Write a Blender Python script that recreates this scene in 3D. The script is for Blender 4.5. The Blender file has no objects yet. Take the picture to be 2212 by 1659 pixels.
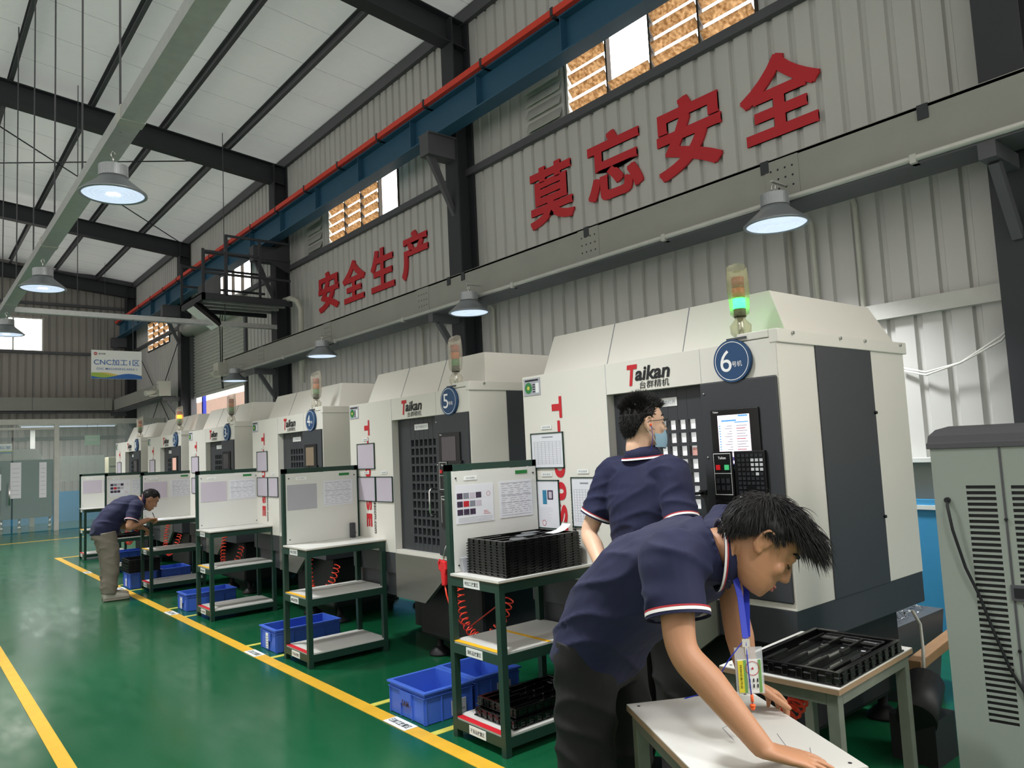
import bpy, bmesh, math, random
from math import pi, sin, cos, sqrt, radians
from mathutils import Vector as V, Matrix
S = bpy.context.scene
COL = S.collection
rnd = random.Random(7)

# ---------------------------------------------------------------- camera
def camera():
    yaw, pitch, roll, f = 0.688971387, 0.0874453166, 0.047969013, 1622.31836
    fw = V((sin(yaw)*cos(pitch), cos(yaw)*cos(pitch), sin(pitch)))
    rt = V((cos(yaw), -sin(yaw), 0)); dn = fw.cross(rt)
    r2 = rt*cos(roll) + dn*sin(roll); d2 = dn*cos(roll) - rt*sin(roll)
    cd = bpy.data.cameras.new('camera'); co = bpy.data.objects.new('camera', cd); COL.objects.link(co)
    up = -d2; bk = -fw
    co.matrix_world = Matrix(((r2.x, up.x, bk.x, 0), (r2.y, up.y, bk.y, 0), (r2.z, up.z, bk.z, 1.5), (0, 0, 0, 1)))
    cd.sensor_fit = 'HORIZONTAL'; cd.sensor_width = 36.0; cd.lens = 36.0*f/2212.0
    cd.clip_start = 0.05; cd.clip_end = 300
    S.camera = co
camera()
# ---------------------------------------------------------------- sky and exposure
def world():
    w = bpy.data.worlds.new('sky'); S.world = w; w.use_nodes = True
    nt = w.node_tree; nt.nodes.clear()
    tc = nt.nodes.new('ShaderNodeTexCoord'); sx = nt.nodes.new('ShaderNodeSeparateXYZ')
    nt.links.new(tc.outputs['Generated'], sx.inputs[0])
    mr = nt.nodes.new('ShaderNodeMapRange'); mr.inputs[1].default_value = -0.1; mr.inputs[2].default_value = 0.6
    mr.inputs[3].default_value = SKY_LEFT; mr.inputs[4].default_value = SKY_SUNNY
    nt.links.new(sx.outputs['X'], mr.inputs[0])
    bg = nt.nodes.new('ShaderNodeBackground'); bg.inputs[0].default_value = (1.0, 0.945, 0.89, 1)
    nt.links.new(mr.outputs[0], bg.inputs[1])
    o = nt.nodes.new('ShaderNodeOutputWorld'); nt.links.new(bg.outputs[0], o.inputs[0])
SKY_LEFT, SKY_SUNNY = 1.02, 8.0
world()
LAMP_W, LAMP_HALL = 48.0, 60.0      # watts of a high-bay lamp over the machines / in the aisle
vs = S.view_settings
vs.view_transform = 'Standard'; vs.look = 'None'; vs.gamma = 1.0; vs.use_curve_mapping = False
S.display_settings.display_device = 'sRGB'
vs.exposure = 0.0
S.cycles.max_bounces = 8; S.cycles.diffuse_bounces = 4; S.cycles.glossy_bounces = 4
S.cycles.transparent_max_bounces = 12; S.cycles.transmission_bounces = 6
S.cycles.sample_clamp_indirect = 6.0
S.cycles.use_denoising = True

# ---------------------------------------------------------------- materials
def lin(h):
    h = h.lstrip('#'); o = []
    for i in (0, 2, 4):
        c = int(h[i:i+2], 16)/255.0
        o.append(c/12.92 if c <= 0.04045 else ((c+0.055)/1.055)**2.4)
    return (*o, 1.0)
MATS = {}
def mat(name, col, rough=0.5, metal=0.0, var=0.12, scale=6.0, stretch=(1, 1, 1), bump=0.0, bscale=None, spec=0.5,
        coat=0.0, emit=None, estr=0.0, trans=0.0, alpha=1.0, sss=0.0, rvar=0.0, ior=1.45, bstretch=None, sheen=0.0):
    m = bpy.data.materials.new(name); m.use_nodes = True; nt = m.node_tree; N = nt.nodes; L = nt.links
    p = N['Principled BSDF']; c = lin(col) if isinstance(col, str) else (*col[:3], 1.0)
    tc = N.new('ShaderNodeTexCoord'); mp = N.new('ShaderNodeMapping'); L.new(tc.outputs['Object'], mp.inputs[0])
    mp.inputs['Scale'].default_value = stretch
    nz = N.new('ShaderNodeTexNoise'); nz.inputs['Scale'].default_value = scale; nz.inputs['Detail'].default_value = 5
    L.new(mp.outputs[0], nz.inputs['Vector'])
    mx = N.new('ShaderNodeMix'); mx.data_type = 'RGBA'; L.new(nz.outputs['Fac'], mx.inputs[0])
    mx.inputs[6].default_value = tuple(max(0, x*(1-var)) for x in c[:3])+(1,)
    mx.inputs[7].default_value = tuple(min(1, x*(1+var)) for x in c[:3])+(1,)
    L.new(mx.outputs[2], p.inputs['Base Color'])
    p.inputs['Roughness'].default_value = rough; p.inputs['Metallic'].default_value = metal
    p.inputs['Specular IOR Level'].default_value = spec; p.inputs['IOR'].default_value = ior
    p.inputs['Coat Weight'].default_value = coat; p.inputs['Coat Roughness'].default_value = 0.08
    p.inputs['Transmission Weight'].default_value = trans; p.inputs['Alpha'].default_value = alpha
    p.inputs['Subsurface Weight'].default_value = sss; p.inputs['Subsurface Radius'].default_value = (0.02, 0.008, 0.004)
    p.inputs['Sheen Weight'].default_value = sheen
    if rvar:
        r = N.new('ShaderNodeMapRange'); r.inputs[3].default_value = max(0.02, rough-rvar); r.inputs[4].default_value = rough+rvar
        L.new(nz.outputs['Fac'], r.inputs[0]); L.new(r.outputs[0], p.inputs['Roughness'])
    if bump:
        n2 = N.new('ShaderNodeTexNoise'); n2.inputs['Scale'].default_value = bscale or scale*3; n2.inputs['Detail'].default_value = 3
        m2 = N.new('ShaderNodeMapping'); m2.inputs['Scale'].default_value = bstretch or stretch
        L.new(tc.outputs['Object'], m2.inputs[0]); L.new(m2.outputs[0], n2.inputs['Vector'])
        b = N.new('ShaderNodeBump'); b.inputs['Strength'].default_value = bump; b.inputs['Distance'].default_value = 0.01
        L.new(n2.outputs['Fac'], b.inputs['Height']); L.new(b.outputs[0], p.inputs['Normal'])
    if emit:
        p.inputs['Emission Color'].default_value = lin(emit) if isinstance(emit, str) else (*emit, 1); p.inputs['Emission Strength'].default_value = estr
    MATS[name] = m
    return m
def M(n): return MATS[n]
mat('machine_white', '#DAD8CF', .42, var=.03, scale=3, bump=.02, bscale=300)
mat('machine_grey', '#4A4E52', .45, var=.08, bump=.02, bscale=300)
mat('machine_dark', '#383B3F', .5, var=.08, scale=3, bump=.02, bscale=300)
mat('machine_black', '#121314', .55, var=.2)
mat('apron_steel', '#8C8A84', .33, .75, var=.1, scale=2, stretch=(1, 1, 12), rvar=.06)
mat('black_plastic', '#0E0F10', .38, var=.15)
mat('black_gloss', '#070808', .22, var=.2, coat=.3, bump=.08, bscale=40)
mat('chrome', '#D8D8D6', .16, 1.0, var=.03)
mat('galvanised', '#B4B8B6', .42, .45, var=.2, scale=14, rvar=.12)
mat('galv_pale', '#B9BAB4', .5, .3, var=.12, scale=9)
mat('beam_grey', '#93948D', .6, .1, var=.1, scale=3, bump=.03, bscale=60)
mat('steel_dark', '#34363B', .6, .1, var=.15, scale=3)
mat('steel_dark2', '#55565A', .6, .1, var=.15, scale=3)
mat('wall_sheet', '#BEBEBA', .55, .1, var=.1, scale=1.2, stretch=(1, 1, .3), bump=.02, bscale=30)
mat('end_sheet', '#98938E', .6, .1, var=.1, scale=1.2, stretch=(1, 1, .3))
mat('crane_blue', '#28556F', .5, var=.12, scale=2)
mat('rail_red', '#D8402E', .45, var=.1, scale=4)
mat('red_paint', '#C2222C', .5, var=.06, scale=4)
mat('dado_blue', '#3A88B6', .5, var=.12, scale=2.5, bump=.1, bscale=6)
mat('sill_white', '#C8CCC8', .5, var=.08)
mat('rack_green', '#1D3A30', .42, var=.15, scale=10)
mat('board_white', '#D3D4CF', .4, var=.05, scale=2)
mat('shelf_white', '#CFCFC9', .4, var=.06, scale=4)
mat('wood_edge', '#8A7358', .7, var=.25, scale=30, stretch=(1, 1, 12))
mat('table_steel', '#6E7468', .5, .35, var=.25, scale=14)
mat('tape_yellow', '#EFB51E', .45, var=.06)
mat('tape_red', '#C8202E', .45, var=.06)
mat('line_yellow', '#D9A92E', .45, var=.18, scale=9, bump=.03, bscale=60)
mat('line_pale', '#C9C455', .5, var=.15, scale=9)
mat('label_white', '#E6E9E6', .45, var=.03)
mat('ink', '#1B1C20', .6, var=.05)
mat('ink_grey', '#7F828C', .6, var=.05)
mat('ink_pale', '#A9ABB3', .6, var=.05)
mat('ink_red', '#B5202B', .5, var=.05)
mat('paper', '#DADCE2', .55, var=.03)
mat('paper_mauve', '#BEB6C2', .5, var=.04)
mat('paper_grey', '#A7A8AE', .5, var=.04)
mat('photo_dark', '#3B2E44', .5, var=.9, scale=60)
mat('photo_blue', '#2E7C9E', .5, var=.4, scale=40)
mat('crate_blue', '#4066C8', .42, var=.08, scale=5)
mat('hose_red', '#F0472F', .35, var=.08)
mat('gun_red', '#D6242A', .35, var=.06)
mat('badge_blue', '#1F466F', .45, var=.03)
mat('white_print', '#EEF0F0', .45, var=.02)
mat('tower_red', '#9A2A22', .25, var=.06)
mat('tower_orange', '#C4611F', .25, var=.06)
mat('tower_green', '#1E7A3A', .25, var=.06)
mat('tower_orange_on', '#FF9A1A', .3, emit='#FF9A10', estr=6)
mat('tower_green_on', '#30FF70', .3, emit='#18FF50', estr=14)
mat('bag_film', '#E8E2CF', .18, trans=.4, alpha=.48, bump=1.0, bscale=70, ior=1.2)
mat('bag_film_green', '#C9C79A', .18, trans=.4, alpha=.52, bump=1.0, bscale=70, ior=1.2)
mat('glass', '#CFE3DE', .03, var=.02, alpha=.16, spec=.6)
mat('screen_off', '#4A4248', .2, var=.05)
mat('screen_tan', '#6F6251', .25, var=.05, emit='#8A7A66', estr=.25)
mat('screen_pink', '#B08A80', .25, var=.05, emit='#E8B4A0', estr=.6)
mat('screen_lit', '#EFE3EE', .3, var=.02, emit='#F2E2F0', estr=.85)
mat('screen_bar', '#4C4478', .3, var=.05, emit='#4C4478', estr=.6)
mat('screen_blue', '#5E9BD8', .3, var=.05, emit='#5E9BD8', estr=.7)
mat('led_red', '#FF5030', .3, emit='#FF3A20', estr=4)
mat('key_dark', '#2A2C30', .45, var=.1)
mat('key_light', '#C5C7CA', .45, var=.05)
mat('key_green', '#2F8F58', .4, emit='#54D088', estr=.5)
mat('key_teal', '#3C8C8C', .45, var=.05)
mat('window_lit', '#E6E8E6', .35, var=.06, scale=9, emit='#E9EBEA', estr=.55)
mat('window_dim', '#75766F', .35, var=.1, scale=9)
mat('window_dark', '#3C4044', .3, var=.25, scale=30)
mat('louvre_glass', '#A9835A', .5, var=.3, scale=25)
mat('grime_frame', '#3A352E', .7, var=.2)
mat('lamp_shade', '#8C9296', .4, .5, var=.1)
mat('lamp_sink', '#A0A5A8', .4, .5, var=.15)
mat('lamp_lens', '#C8D4E4', .3, emit='#D2E0F6', estr=.8)
mat('led_core', '#FFFFFF', .3, emit='#F4F8FF', estr=14)
mat('pvc_white', '#B9B8AE', .5, var=.08)
mat('pallet_wood', '#8F6E4C', .75, var=.25, scale=8, stretch=(1, 6, 1))
mat('cooler_body', '#8F978E', .45, var=.05, scale=2)
mat('cooler_lid', '#4C4C50', .5, var=.05)
mat('rubber_black', '#15171A', .5, var=.1)
mat('bucket_blue', '#1B2A6E', .5, var=.1)
mat('skin', '#B28160', .5, var=.07, scale=12, sss=.12, bump=.04, bscale=180)
mat('skin_pale', '#D9B296', .5, var=.06, scale=12, sss=.12, bump=.04, bscale=180)
mat('skin_tan', '#B4866A', .5, var=.07, scale=12, sss=.12, bump=.04, bscale=180)
mat('lip', '#9A5650', .45, var=.06)
mat('hair', '#0E0C0B', .6, var=.35, scale=60)
mat('navy_cloth', '#14183A', .8, var=.12, scale=8, bump=.9, bscale=5, bstretch=(1, 1, .55), sheen=.03)
mat('black_cloth', '#141415', .8, var=.2, scale=8, bump=.5, bscale=9, bstretch=(1.6, 1.6, .6))
mat('khaki_cloth', '#7C756A', .85, var=.1, scale=9, bump=.5, bscale=9, bstretch=(1.6, 1.6, .6))
mat('trim_white', '#E8E6E2', .7, var=.03)
mat('trim_red', '#A82A30', .7, var=.03)
mat('shoe_white', '#B7B2A6', .7, var=.08, scale=20)
mat('shoe_sole', '#8D877B', .7, var=.08)
mat('mask_blue', '#8FB2C4', .75, var=.05, bump=.15, bscale=30)
mat('lanyard_blue', '#1B2FA8', .6, var=.06)
mat('card_green', '#6FA05A', .5, var=.1)
mat('card_yellow', '#D8CC3A', .5, var=.05)
mat('earplug', '#FF6A30', .5, var=.05)
mat('clear_plastic', '#DDE3E6', .15, alpha=.35, var=.02)
mat('sign_blue', '#2B66AE', .5, var=.03)
mat('sign_green', '#9DB84A', .5, var=.05)
mat('sign_gold', '#D2BC62', .5, var=.05)
mat('cctv_white', '#C9C7C0', .45, var=.05)
mat('canopy_pink', '#EBCFC2', .8, var=.12, scale=1.5)
mat('brick_pale', '#F0E4DA', .85, var=.12, scale=2)
mat('ground_outside', '#9A938A', .9, var=.1)
mat('teal_cabinet', '#4E6468', .4, var=.1)
mat('pale_green_sign', '#B7D3BC', .5, var=.05)
mat('cream_metal', '#D8D2B4', .5, var=.06)
# ---------------------------------------------------------------- mesh helpers
class MB:
    def __init__(s): s.v = []; s.f = []; s.mi = []; s.mats = []; s.sm = []
    def _m(s, m):
        if m not in s.mats: s.mats.append(m)
        return s.mats.index(m)
    def add(s, vs, fs, m, smooth=False):
        b = len(s.v); k = s._m(m); s.v += [V(v) for v in vs]
        for f in fs: s.f.append([b+i for i in f]); s.mi.append(k); s.sm.append(smooth)
    def hexa(s, p, m): s.add(p, [(0, 3, 2, 1), (4, 5, 6, 7), (0, 1, 5, 4), (1, 2, 6, 5), (2, 3, 7, 6), (3, 0, 4, 7)], m)
    def box(s, x0, x1, y0, y1, z0, z1, m):
        s.hexa([(x0, y0, z0), (x1, y0, z0), (x1, y1, z0), (x0, y1, z0), (x0, y0, z1), (x1, y0, z1), (x1, y1, z1), (x0, y1, z1)], m)
    def bar(s, p0, p1, w, d, m, up=(0, 0, 1)):      # square bar between two points
        p0, p1 = V(p0), V(p1); t = (p1-p0).normalized(); u = V(up)
        if abs(t.dot(u)) > .95: u = V((1, 0, 0))
        a = t.cross(u).normalized()*w/2; b = a.cross(t).normalized()*d/2
        s.hexa([p0-a-b, p0+a-b, p0+a+b, p0-a+b, p1-a-b, p1+a-b, p1+a+b, p1-a+b], m)
    def prism(s, poly, ext, m):                      # polygon of 3-D points pushed along ext
        n = len(poly); e = V(ext); q = [V(p) for p in poly]
        s.add(q+[p+e for p in q], [tuple(range(n))[::-1], tuple(range(n, 2*n))]+[(i, (i+1) % n, n+(i+1) % n, n+i) for i in range(n)], m)
    def loft(s, rings, m, cap=True, smooth=True, closed=True):
        n = len(rings[0]); vs = [p for r in rings for p in r]; fs = []
        for j in range(len(rings)-1):
            for i in range(n if closed else n-1):
                a = j*n+i; b = j*n+(i+1) % n; fs.append((a, b, b+n, a+n))
        if cap: fs += [tuple(range(n))[::-1], tuple((len(rings)-1)*n+i for i in range(n))]
        s.add(vs, fs, m, smooth)
        if cap: s.sm[-1] = s.sm[-2] = False
    def tube(s, pts, r, m, n=8, cap=True, smooth=True):
        pts = [V(p) for p in pts]; k = len(pts); rs = r if isinstance(r, (list, tuple)) else [r]*k
        rings = []; a = None
        for i in range(k):
            t = (pts[min(i+1, k-1)]-pts[max(i-1, 0)]).normalized()
            if a is None: a = t.orthogonal().normalized()
            else:
                a = a-t*a.dot(t)
                a = a.normalized() if a.length > 1e-6 else t.orthogonal().normalized()
            b = t.cross(a); rings.append([pts[i]+(a*cos(2*pi*j/n)+b*sin(2*pi*j/n))*rs[i] for j in range(n)])
        s.loft(rings, m, cap, smooth)
    def cyl(s, p0, p1, r0, m, r1=None, n=20, smooth=True): s.tube([p0, p1], [r0, r0 if r1 is None else r1], m, n, True, smooth)
    def lathe(s, prof, m, c=(0, 0, 0), n=32, cap=False, smooth=True):   # prof: (r, z)
        c = V(c); s.loft([[c+V((r*cos(2*pi*j/n), r*sin(2*pi*j/n), z)) for j in range(n)] for r, z in prof], m, cap, smooth)
    def ell(s, c, r, m, R=None, n=14, k=9):
        c = V(c); r = (r, r, r) if not isinstance(r, (tuple, list)) else r; rings = []
        for j in range(k+1):
            th = pi*j/k; q = max(sin(th), 1e-3)
            ring = [V((r[0]*q*cos(2*pi*i/n), r[1]*q*sin(2*pi*i/n), -r[2]*cos(th))) for i in range(n)]
            rings.append([c+(R @ p if R else p) for p in ring])
        s.loft(rings, m, True, True)
    def quad(s, a, b, c, d, m): s.add([a, b, c, d], [(0, 1, 2, 3)], m)
    def disc(s, c, u, v, r, m, n=40, r0=0.0):
        c, u, v = V(c), V(u), V(v)
        o = [c+(u*cos(2*pi*i/n)+v*sin(2*pi*i/n))*r for i in range(n)]
        if r0 <= 0: s.add(o, [tuple(range(n))], m)
        else:
            q = [c+(u*cos(2*pi*i/n)+v*sin(2*pi*i/n))*r0 for i in range(n)]
            s.add(o+q, [(i, (i+1) % n, n+(i+1) % n, n+i) for i in range(n)], m)
    def text(s, txt, c, u, v, w, h, m, shear=0, off=0.0, depth=0.0, left=False):   # text fitted into w x h round c (u right, v up)
        vs, fs = glyphs(txt, shear, off); c, u, v = V(c), V(u).normalized(), V(v).normalized(); nn = u.cross(v)
        x0 = min(p[0] for p in vs); x1 = max(p[0] for p in vs); y0 = min(p[1] for p in vs); y1 = max(p[1] for p in vs)
        sx = w/max(x1-x0, 1e-6); sy = h/max(y1-y0, 1e-6)
        P = [c+u*((p[0]-(x0+x1)/2)*sx)+v*((p[1]-(y0+y1)/2)*sy) for p in vs]
        if not depth: s.add(P, fs, m); return
        n = len(P); F = list(fs)
        ed = {}
        for f in fs:
            for i in range(len(f)):
                a, b = f[i], f[(i+1) % len(f)]; k = (min(a, b), max(a, b)); ed[k] = None if k in ed else (a, b)
        F = [tuple(i+n for i in f) for f in fs]+[tuple(reversed(f)) for f in fs]
        F += [(e[0], e[1], e[1]+n, e[0]+n) for e in ed.values() if e]
        s.add(P+[p+nn*depth for p in P], F, m)
    def build(s, name, parent=None, loc=None, rotz=0, bevel=0, seg=2, **props):
        me = bpy.data.meshes.new(name); me.from_pydata([tuple(v) for v in s.v], [], s.f)
        for m in s.mats: me.materials.append(M(m))
        me.polygons.foreach_set('material_index', s.mi); me.polygons.foreach_set('use_smooth', s.sm)
        bm = bmesh.new(); bm.from_mesh(me); bmesh.ops.recalc_face_normals(bm, faces=bm.faces); bm.to_mesh(me); bm.free()
        me.validate(); me.update()
        o = bpy.data.objects.new(name, me); COL.objects.link(o)
        if parent: o.parent = parent
        if loc: o.location = loc
        if rotz: o.rotation_euler = (0, 0, rotz)
        if bevel:
            b = o.modifiers.new('bevel', 'BEVEL'); b.width = bevel; b.segments = seg; b.limit_method = 'ANGLE'; b.angle_limit = radians(40)
        for k, x in props.items(): o[k] = x
        return o
GL = {}
def glyphs(txt, shear, off):
    k = (txt, shear, off)
    if k in GL: return GL[k]
    cu = bpy.data.curves.new('lettering', 'FONT'); cu.body = txt; cu.shear = shear; cu.offset = off; cu.resolution_u = 4; cu.size = 1
    o = bpy.data.objects.new('lettering', cu); COL.objects.link(o)
    dg = bpy.context.evaluated_depsgraph_get(); dg.update()
    me = bpy.data.meshes.new_from_object(o.evaluated_get(dg))
    GL[k] = ([tuple(v.co) for v in me.vertices], [tuple(p.vertices) for p in me.polygons])
    bpy.data.objects.remove(o); bpy.data.curves.remove(cu); bpy.data.meshes.remove(me)
    return GL[k]
def thing(name, label, cat, loc=(0, 0, 0), rotz=0, group=None):
    o = bpy.data.objects.new(name, None); COL.objects.link(o); o.location = loc; o.rotation_euler = (0, 0, rotz)
    o.empty_display_size = .1
    return tag(o, label, cat, group)
def tag(o, label, cat, group=None):
    o['label'] = label; o['category'] = cat
    if group: o['group'] = group
    return o
def struct(o): o['kind'] = 'structure'; return o
KIDS = {}
def copy_tree(o, parent=None, skip=()):
    c = o.copy(); COL.objects.link(c)
    if parent: c.parent = parent
    for ch in list(o.children):
        if ch.name.split('.')[0] not in skip: copy_tree(ch, c, skip)
    return c
from mathutils import noise as NZ
def remeshed(mb, name, parent, material, voxel, smooth=6, fac=.5, fold=0.0, fdir=(5, 5, 16), seed=0):
    o = mb.build(name); md = o.modifiers.new('r', 'REMESH'); md.mode = 'VOXEL'; md.voxel_size = voxel; md.use_smooth_shade = True
    if smooth: sm = o.modifiers.new('s', 'SMOOTH'); sm.iterations = smooth; sm.factor = fac
    dg = bpy.context.evaluated_depsgraph_get(); dg.update()
    me = bpy.data.meshes.new_from_object(o.evaluated_get(dg))
    bpy.data.objects.remove(o); me.materials.clear(); me.materials.append(M(material))
    me.polygons.foreach_set('use_smooth', [True]*len(me.polygons)); me.polygons.foreach_set('material_index', [0]*len(me.polygons))
    if fold:                                    # cloth folds pressed into the surface
        nn = [v.normal.copy() for v in me.vertices]; off = V((seed*3.1, seed*1.7, seed*2.3))
        for v, n in zip(me.vertices, nn):
            p = v.co; q = V((p.x*fdir[0]+p.z*3, p.y*fdir[1], (p.z+.35*p.x+.3*p.y)*fdir[2]))+off
            a = 1-abs(NZ.noise(q))*2.2; b = NZ.noise(p*9+off)
            v.co = p+n*fold*(max(0, a)**2*1.1-.3+.5*b)
    r = bpy.data.objects.new(name, me); COL.objects.link(r)
    if parent: r.parent = parent
    return r
# ================================================================ the hall
XW = 5.9                       # inside face of the right wall
ROOF = lambda x: 7.46+0.11*(5.9-x)
def seam_mat(name, col, axis, pitch, rough):      # roof sheeting: shallow ribs and a joint every sheet
    m = mat(name, col, rough, var=.06, scale=1.0); nt = m.node_tree; N = nt.nodes; L = nt.links; p = N['Principled BSDF']
    tc = N.new('ShaderNodeTexCoord'); s = N.new('ShaderNodeSeparateXYZ'); L.new(tc.outputs['Object'], s.inputs[0])
    def fr(k):
        a = N.new('ShaderNodeMath'); a.operation = 'MULTIPLY'; a.inputs[1].default_value = 1/k; L.new(s.outputs[axis], a.inputs[0])
        b = N.new('ShaderNodeMath'); b.operation = 'FRACT'; L.new(a.outputs[0], b.inputs[0]); return b
    f = fr(pitch); c = N.new('ShaderNodeMath'); c.operation = 'LESS_THAN'; c.inputs[1].default_value = .012/pitch; L.new(f.outputs[0], c.inputs[0])
    src = p.inputs['Base Color'].links[0].from_socket
    mx = N.new('ShaderNodeMix'); mx.data_type = 'RGBA'; L.new(c.outputs[0], mx.inputs[0]); L.new(src, mx.inputs[6]); mx.inputs[7].default_value = (.06, .06, .06, 1)
    L.new(mx.outputs[2], p.inputs['Base Color'])
    g = fr(.1); tr = N.new('ShaderNodeMath'); tr.operation = 'PINGPONG'; tr.inputs[1].default_value = .5; L.new(g.outputs[0], tr.inputs[0])
    b = N.new('ShaderNodeBump'); b.inputs['Strength'].default_value = .35; b.inputs['Distance'].default_value = .012; L.new(tr.outputs[0], b.inputs['Height'])
    L.new(b.outputs[0], p.inputs['Normal'])
seam_mat('roof_sheet', '#DCDDD8', 'Y', .95, .42)
def let_light(n, fac):
    nt = M(n).node_tree; N = nt.nodes; L = nt.links; p = N['Principled BSDF']; t = N.new('ShaderNodeBsdfTranslucent'); t.inputs[0].default_value = (.86, .92, .96, 1)
    m = N.new('ShaderNodeMixShader'); m.inputs[0].default_value = fac; L.new(p.outputs[0], m.inputs[1]); L.new(t.outputs[0], m.inputs[2]); L.new(m.outputs[0], N['Material Output'].inputs[0])
let_light('roof_sheet', .055)  # slight translucency added to lift the ceiling's brightness
def floor_mat():
    m = mat('floor_epoxy', '#135434', .2, var=.08, scale=.9, spec=.5); nt = m.node_tree; N = nt.nodes; L = nt.links; p = N['Principled BSDF']
    tc = N.new('ShaderNodeTexCoord'); n = N.new('ShaderNodeTexNoise'); n.inputs['Scale'].default_value = 5; n.inputs['Detail'].default_value = 8
    mp = N.new('ShaderNodeMapping'); mp.inputs['Scale'].default_value = (1.6, .5, 1); L.new(tc.outputs['Object'], mp.inputs[0]); L.new(mp.outputs[0], n.inputs['Vector'])
    r = N.new('ShaderNodeMapRange'); r.inputs[1].default_value = .3; r.inputs[2].default_value = .7; r.inputs[3].default_value = .14; r.inputs[4].default_value = .26
    L.new(n.outputs['Fac'], r.inputs[0]); L.new(r.outputs[0], p.inputs['Roughness'])
    b = N.new('ShaderNodeBump'); b.inputs['Strength'].default_value = .05; b.inputs['Distance'].default_value = .01; L.new(n.outputs['Fac'], b.inputs['Height']); L.new(b.outputs[0], p.inputs['Normal'])
floor_mat()
mb = MB(); mb.box(-9, 6.2, -3, 27.2, -.2, 0, 'floor_epoxy'); struct(mb.build('floor'))
mb = MB(); mb.box(6.2, 60, -30, 90, -.3, -.15, 'ground_outside'); mb.box(-40, 6.2, 27.2, 90, -.3, -.15, 'ground_outside'); struct(mb.build('ground'))
# painted lines on the floor
def line(n, x0, x1, y0, y1, m='line_yellow'):
    q = MB(); q.box(x0, x1, y0, y1, 0, .0025, m); struct(q.build('trim_%d' % n))
line(1, 2.172, 2.262, -1.0, 15.42); line(2, .668, .742, -1.0, 8.16); line(3, .668, .742, 8.6, 22)
line(4, 2.262, 5.6, 15.27, 15.36); line(5, -5, 3.4, 19.6, 19.68)
for i, y in enumerate((3.53, 4.2, 5.78, 6.3, 8.02, 8.6, 10.3, 10.9)): line(6+i, 2.262, 2.42, y, y+.05, 'line_pale')
# corrugated sheeting -------------------------------------------------------------
def sheet(mb, u0, u1, z0, z1, plane, m, axis='y', pitch=.2, d=.03, flip=1):
    pts = []; k = math.floor(u0/pitch)
    prof = ((0, 0), (.62, 0), (.69, 1), (.86, 1), (.93, 0))
    raw = [((k+j+f)*pitch, e) for j in range(int((u1-u0)/pitch)+3) for f, e in prof]
    cut = [(u0, 0)]+[r for r in raw if u0 < r[0] < u1]+[(u1, 0)]
    for a, e in cut: pts.append((a, plane+flip*d*e))
    vs = []; fs = []
    for a, w in pts:
        for z in (z0, z1): vs.append((w, a, z) if axis == 'y' else (a, w, z))
    for i in range(len(pts)-1): fs.append((2*i, 2*i+2, 2*i+3, 2*i+1))
    mb.add(vs, fs, m)
mb = MB(); Y0, Y1 = -1.5, 26.3
WIN = [(3.475, 5.884, 5.27, 6.08), (9.683, 12.035, 5.27, 6.08), (15.86, 18.25, 5.27, 6.08), (22.2, 24.45, 5.0, 5.85)]
DOOR = (16.3, 20.13, 4.95)
cuts = sorted({Y0, Y1, *[w[0] for w in WIN], *[w[1] for w in WIN], DOOR[0], DOOR[1]})
for a, b in zip(cuts, cuts[1:]):
    mid = (a+b)/2; zs = [1.28]
    if DOOR[0] < mid < DOOR[1]: zs = [DOOR[2]]
    for w in WIN:
        if w[0] < mid < w[1]: zs += [w[2], w[3]]
    zs.append(7.5)
    for i in range(0, len(zs), 2): sheet(mb, a, b, zs[i], zs[i+1], XW, 'wall_sheet')
mb.box(5.95, 6.0, Y0, 9.0, 7.3, 7.5, 'wall_sheet')
struct(mb.build('wall_right'))
mb = MB()                                                            # masonry dado below the sheeting
mb.box(5.76, 6.1, Y0, DOOR[0], 0, 1.0, 'dado_blue'); mb.box(5.84, 6.1, Y0, DOOR[0], 1.0, 1.28, 'beam_grey'); mb.box(5.76, 6.1, DOOR[1], 26.3, 0, 1.0, 'dado_blue')
mb.box(5.84, 6.1, DOOR[1], 26.3, 1.0, 1.28, 'beam_grey'); mb.box(5.72, 5.95, Y0, DOOR[0], 1.27, 1.3, 'sill_white'); mb.box(5.74, 5.78, Y0, DOOR[0], .93, .96, 'sill_white')
struct(mb.build('wall_dado'))
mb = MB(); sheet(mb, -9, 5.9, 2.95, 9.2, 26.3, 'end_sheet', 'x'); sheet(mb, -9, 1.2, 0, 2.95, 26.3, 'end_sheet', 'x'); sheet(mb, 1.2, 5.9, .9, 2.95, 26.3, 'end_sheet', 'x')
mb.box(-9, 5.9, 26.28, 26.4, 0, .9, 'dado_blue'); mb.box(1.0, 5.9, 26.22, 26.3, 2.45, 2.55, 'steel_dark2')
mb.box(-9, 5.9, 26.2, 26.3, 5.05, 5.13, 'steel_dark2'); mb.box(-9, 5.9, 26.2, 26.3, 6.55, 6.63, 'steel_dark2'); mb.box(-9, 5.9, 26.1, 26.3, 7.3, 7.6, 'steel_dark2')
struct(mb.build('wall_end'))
mb = MB(); mb.quad((6.0, -1.6, ROOF(6.0)), (-9.5, -1.6, ROOF(-9.5)), (-9.5, 26.6, ROOF(-9.5)), (6.0, 26.6, ROOF(6.0)), 'roof_sheet')
struct(mb.build('ceiling'))
mb = MB(); sheet(mb, -2.2, 5.9, 0, 2.9, -2.6, 'wall_sheet', 'x', flip=-1); struct(mb.build('wall_light_block'))  # unseen low wall added to hold back light on the machine sides
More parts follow.
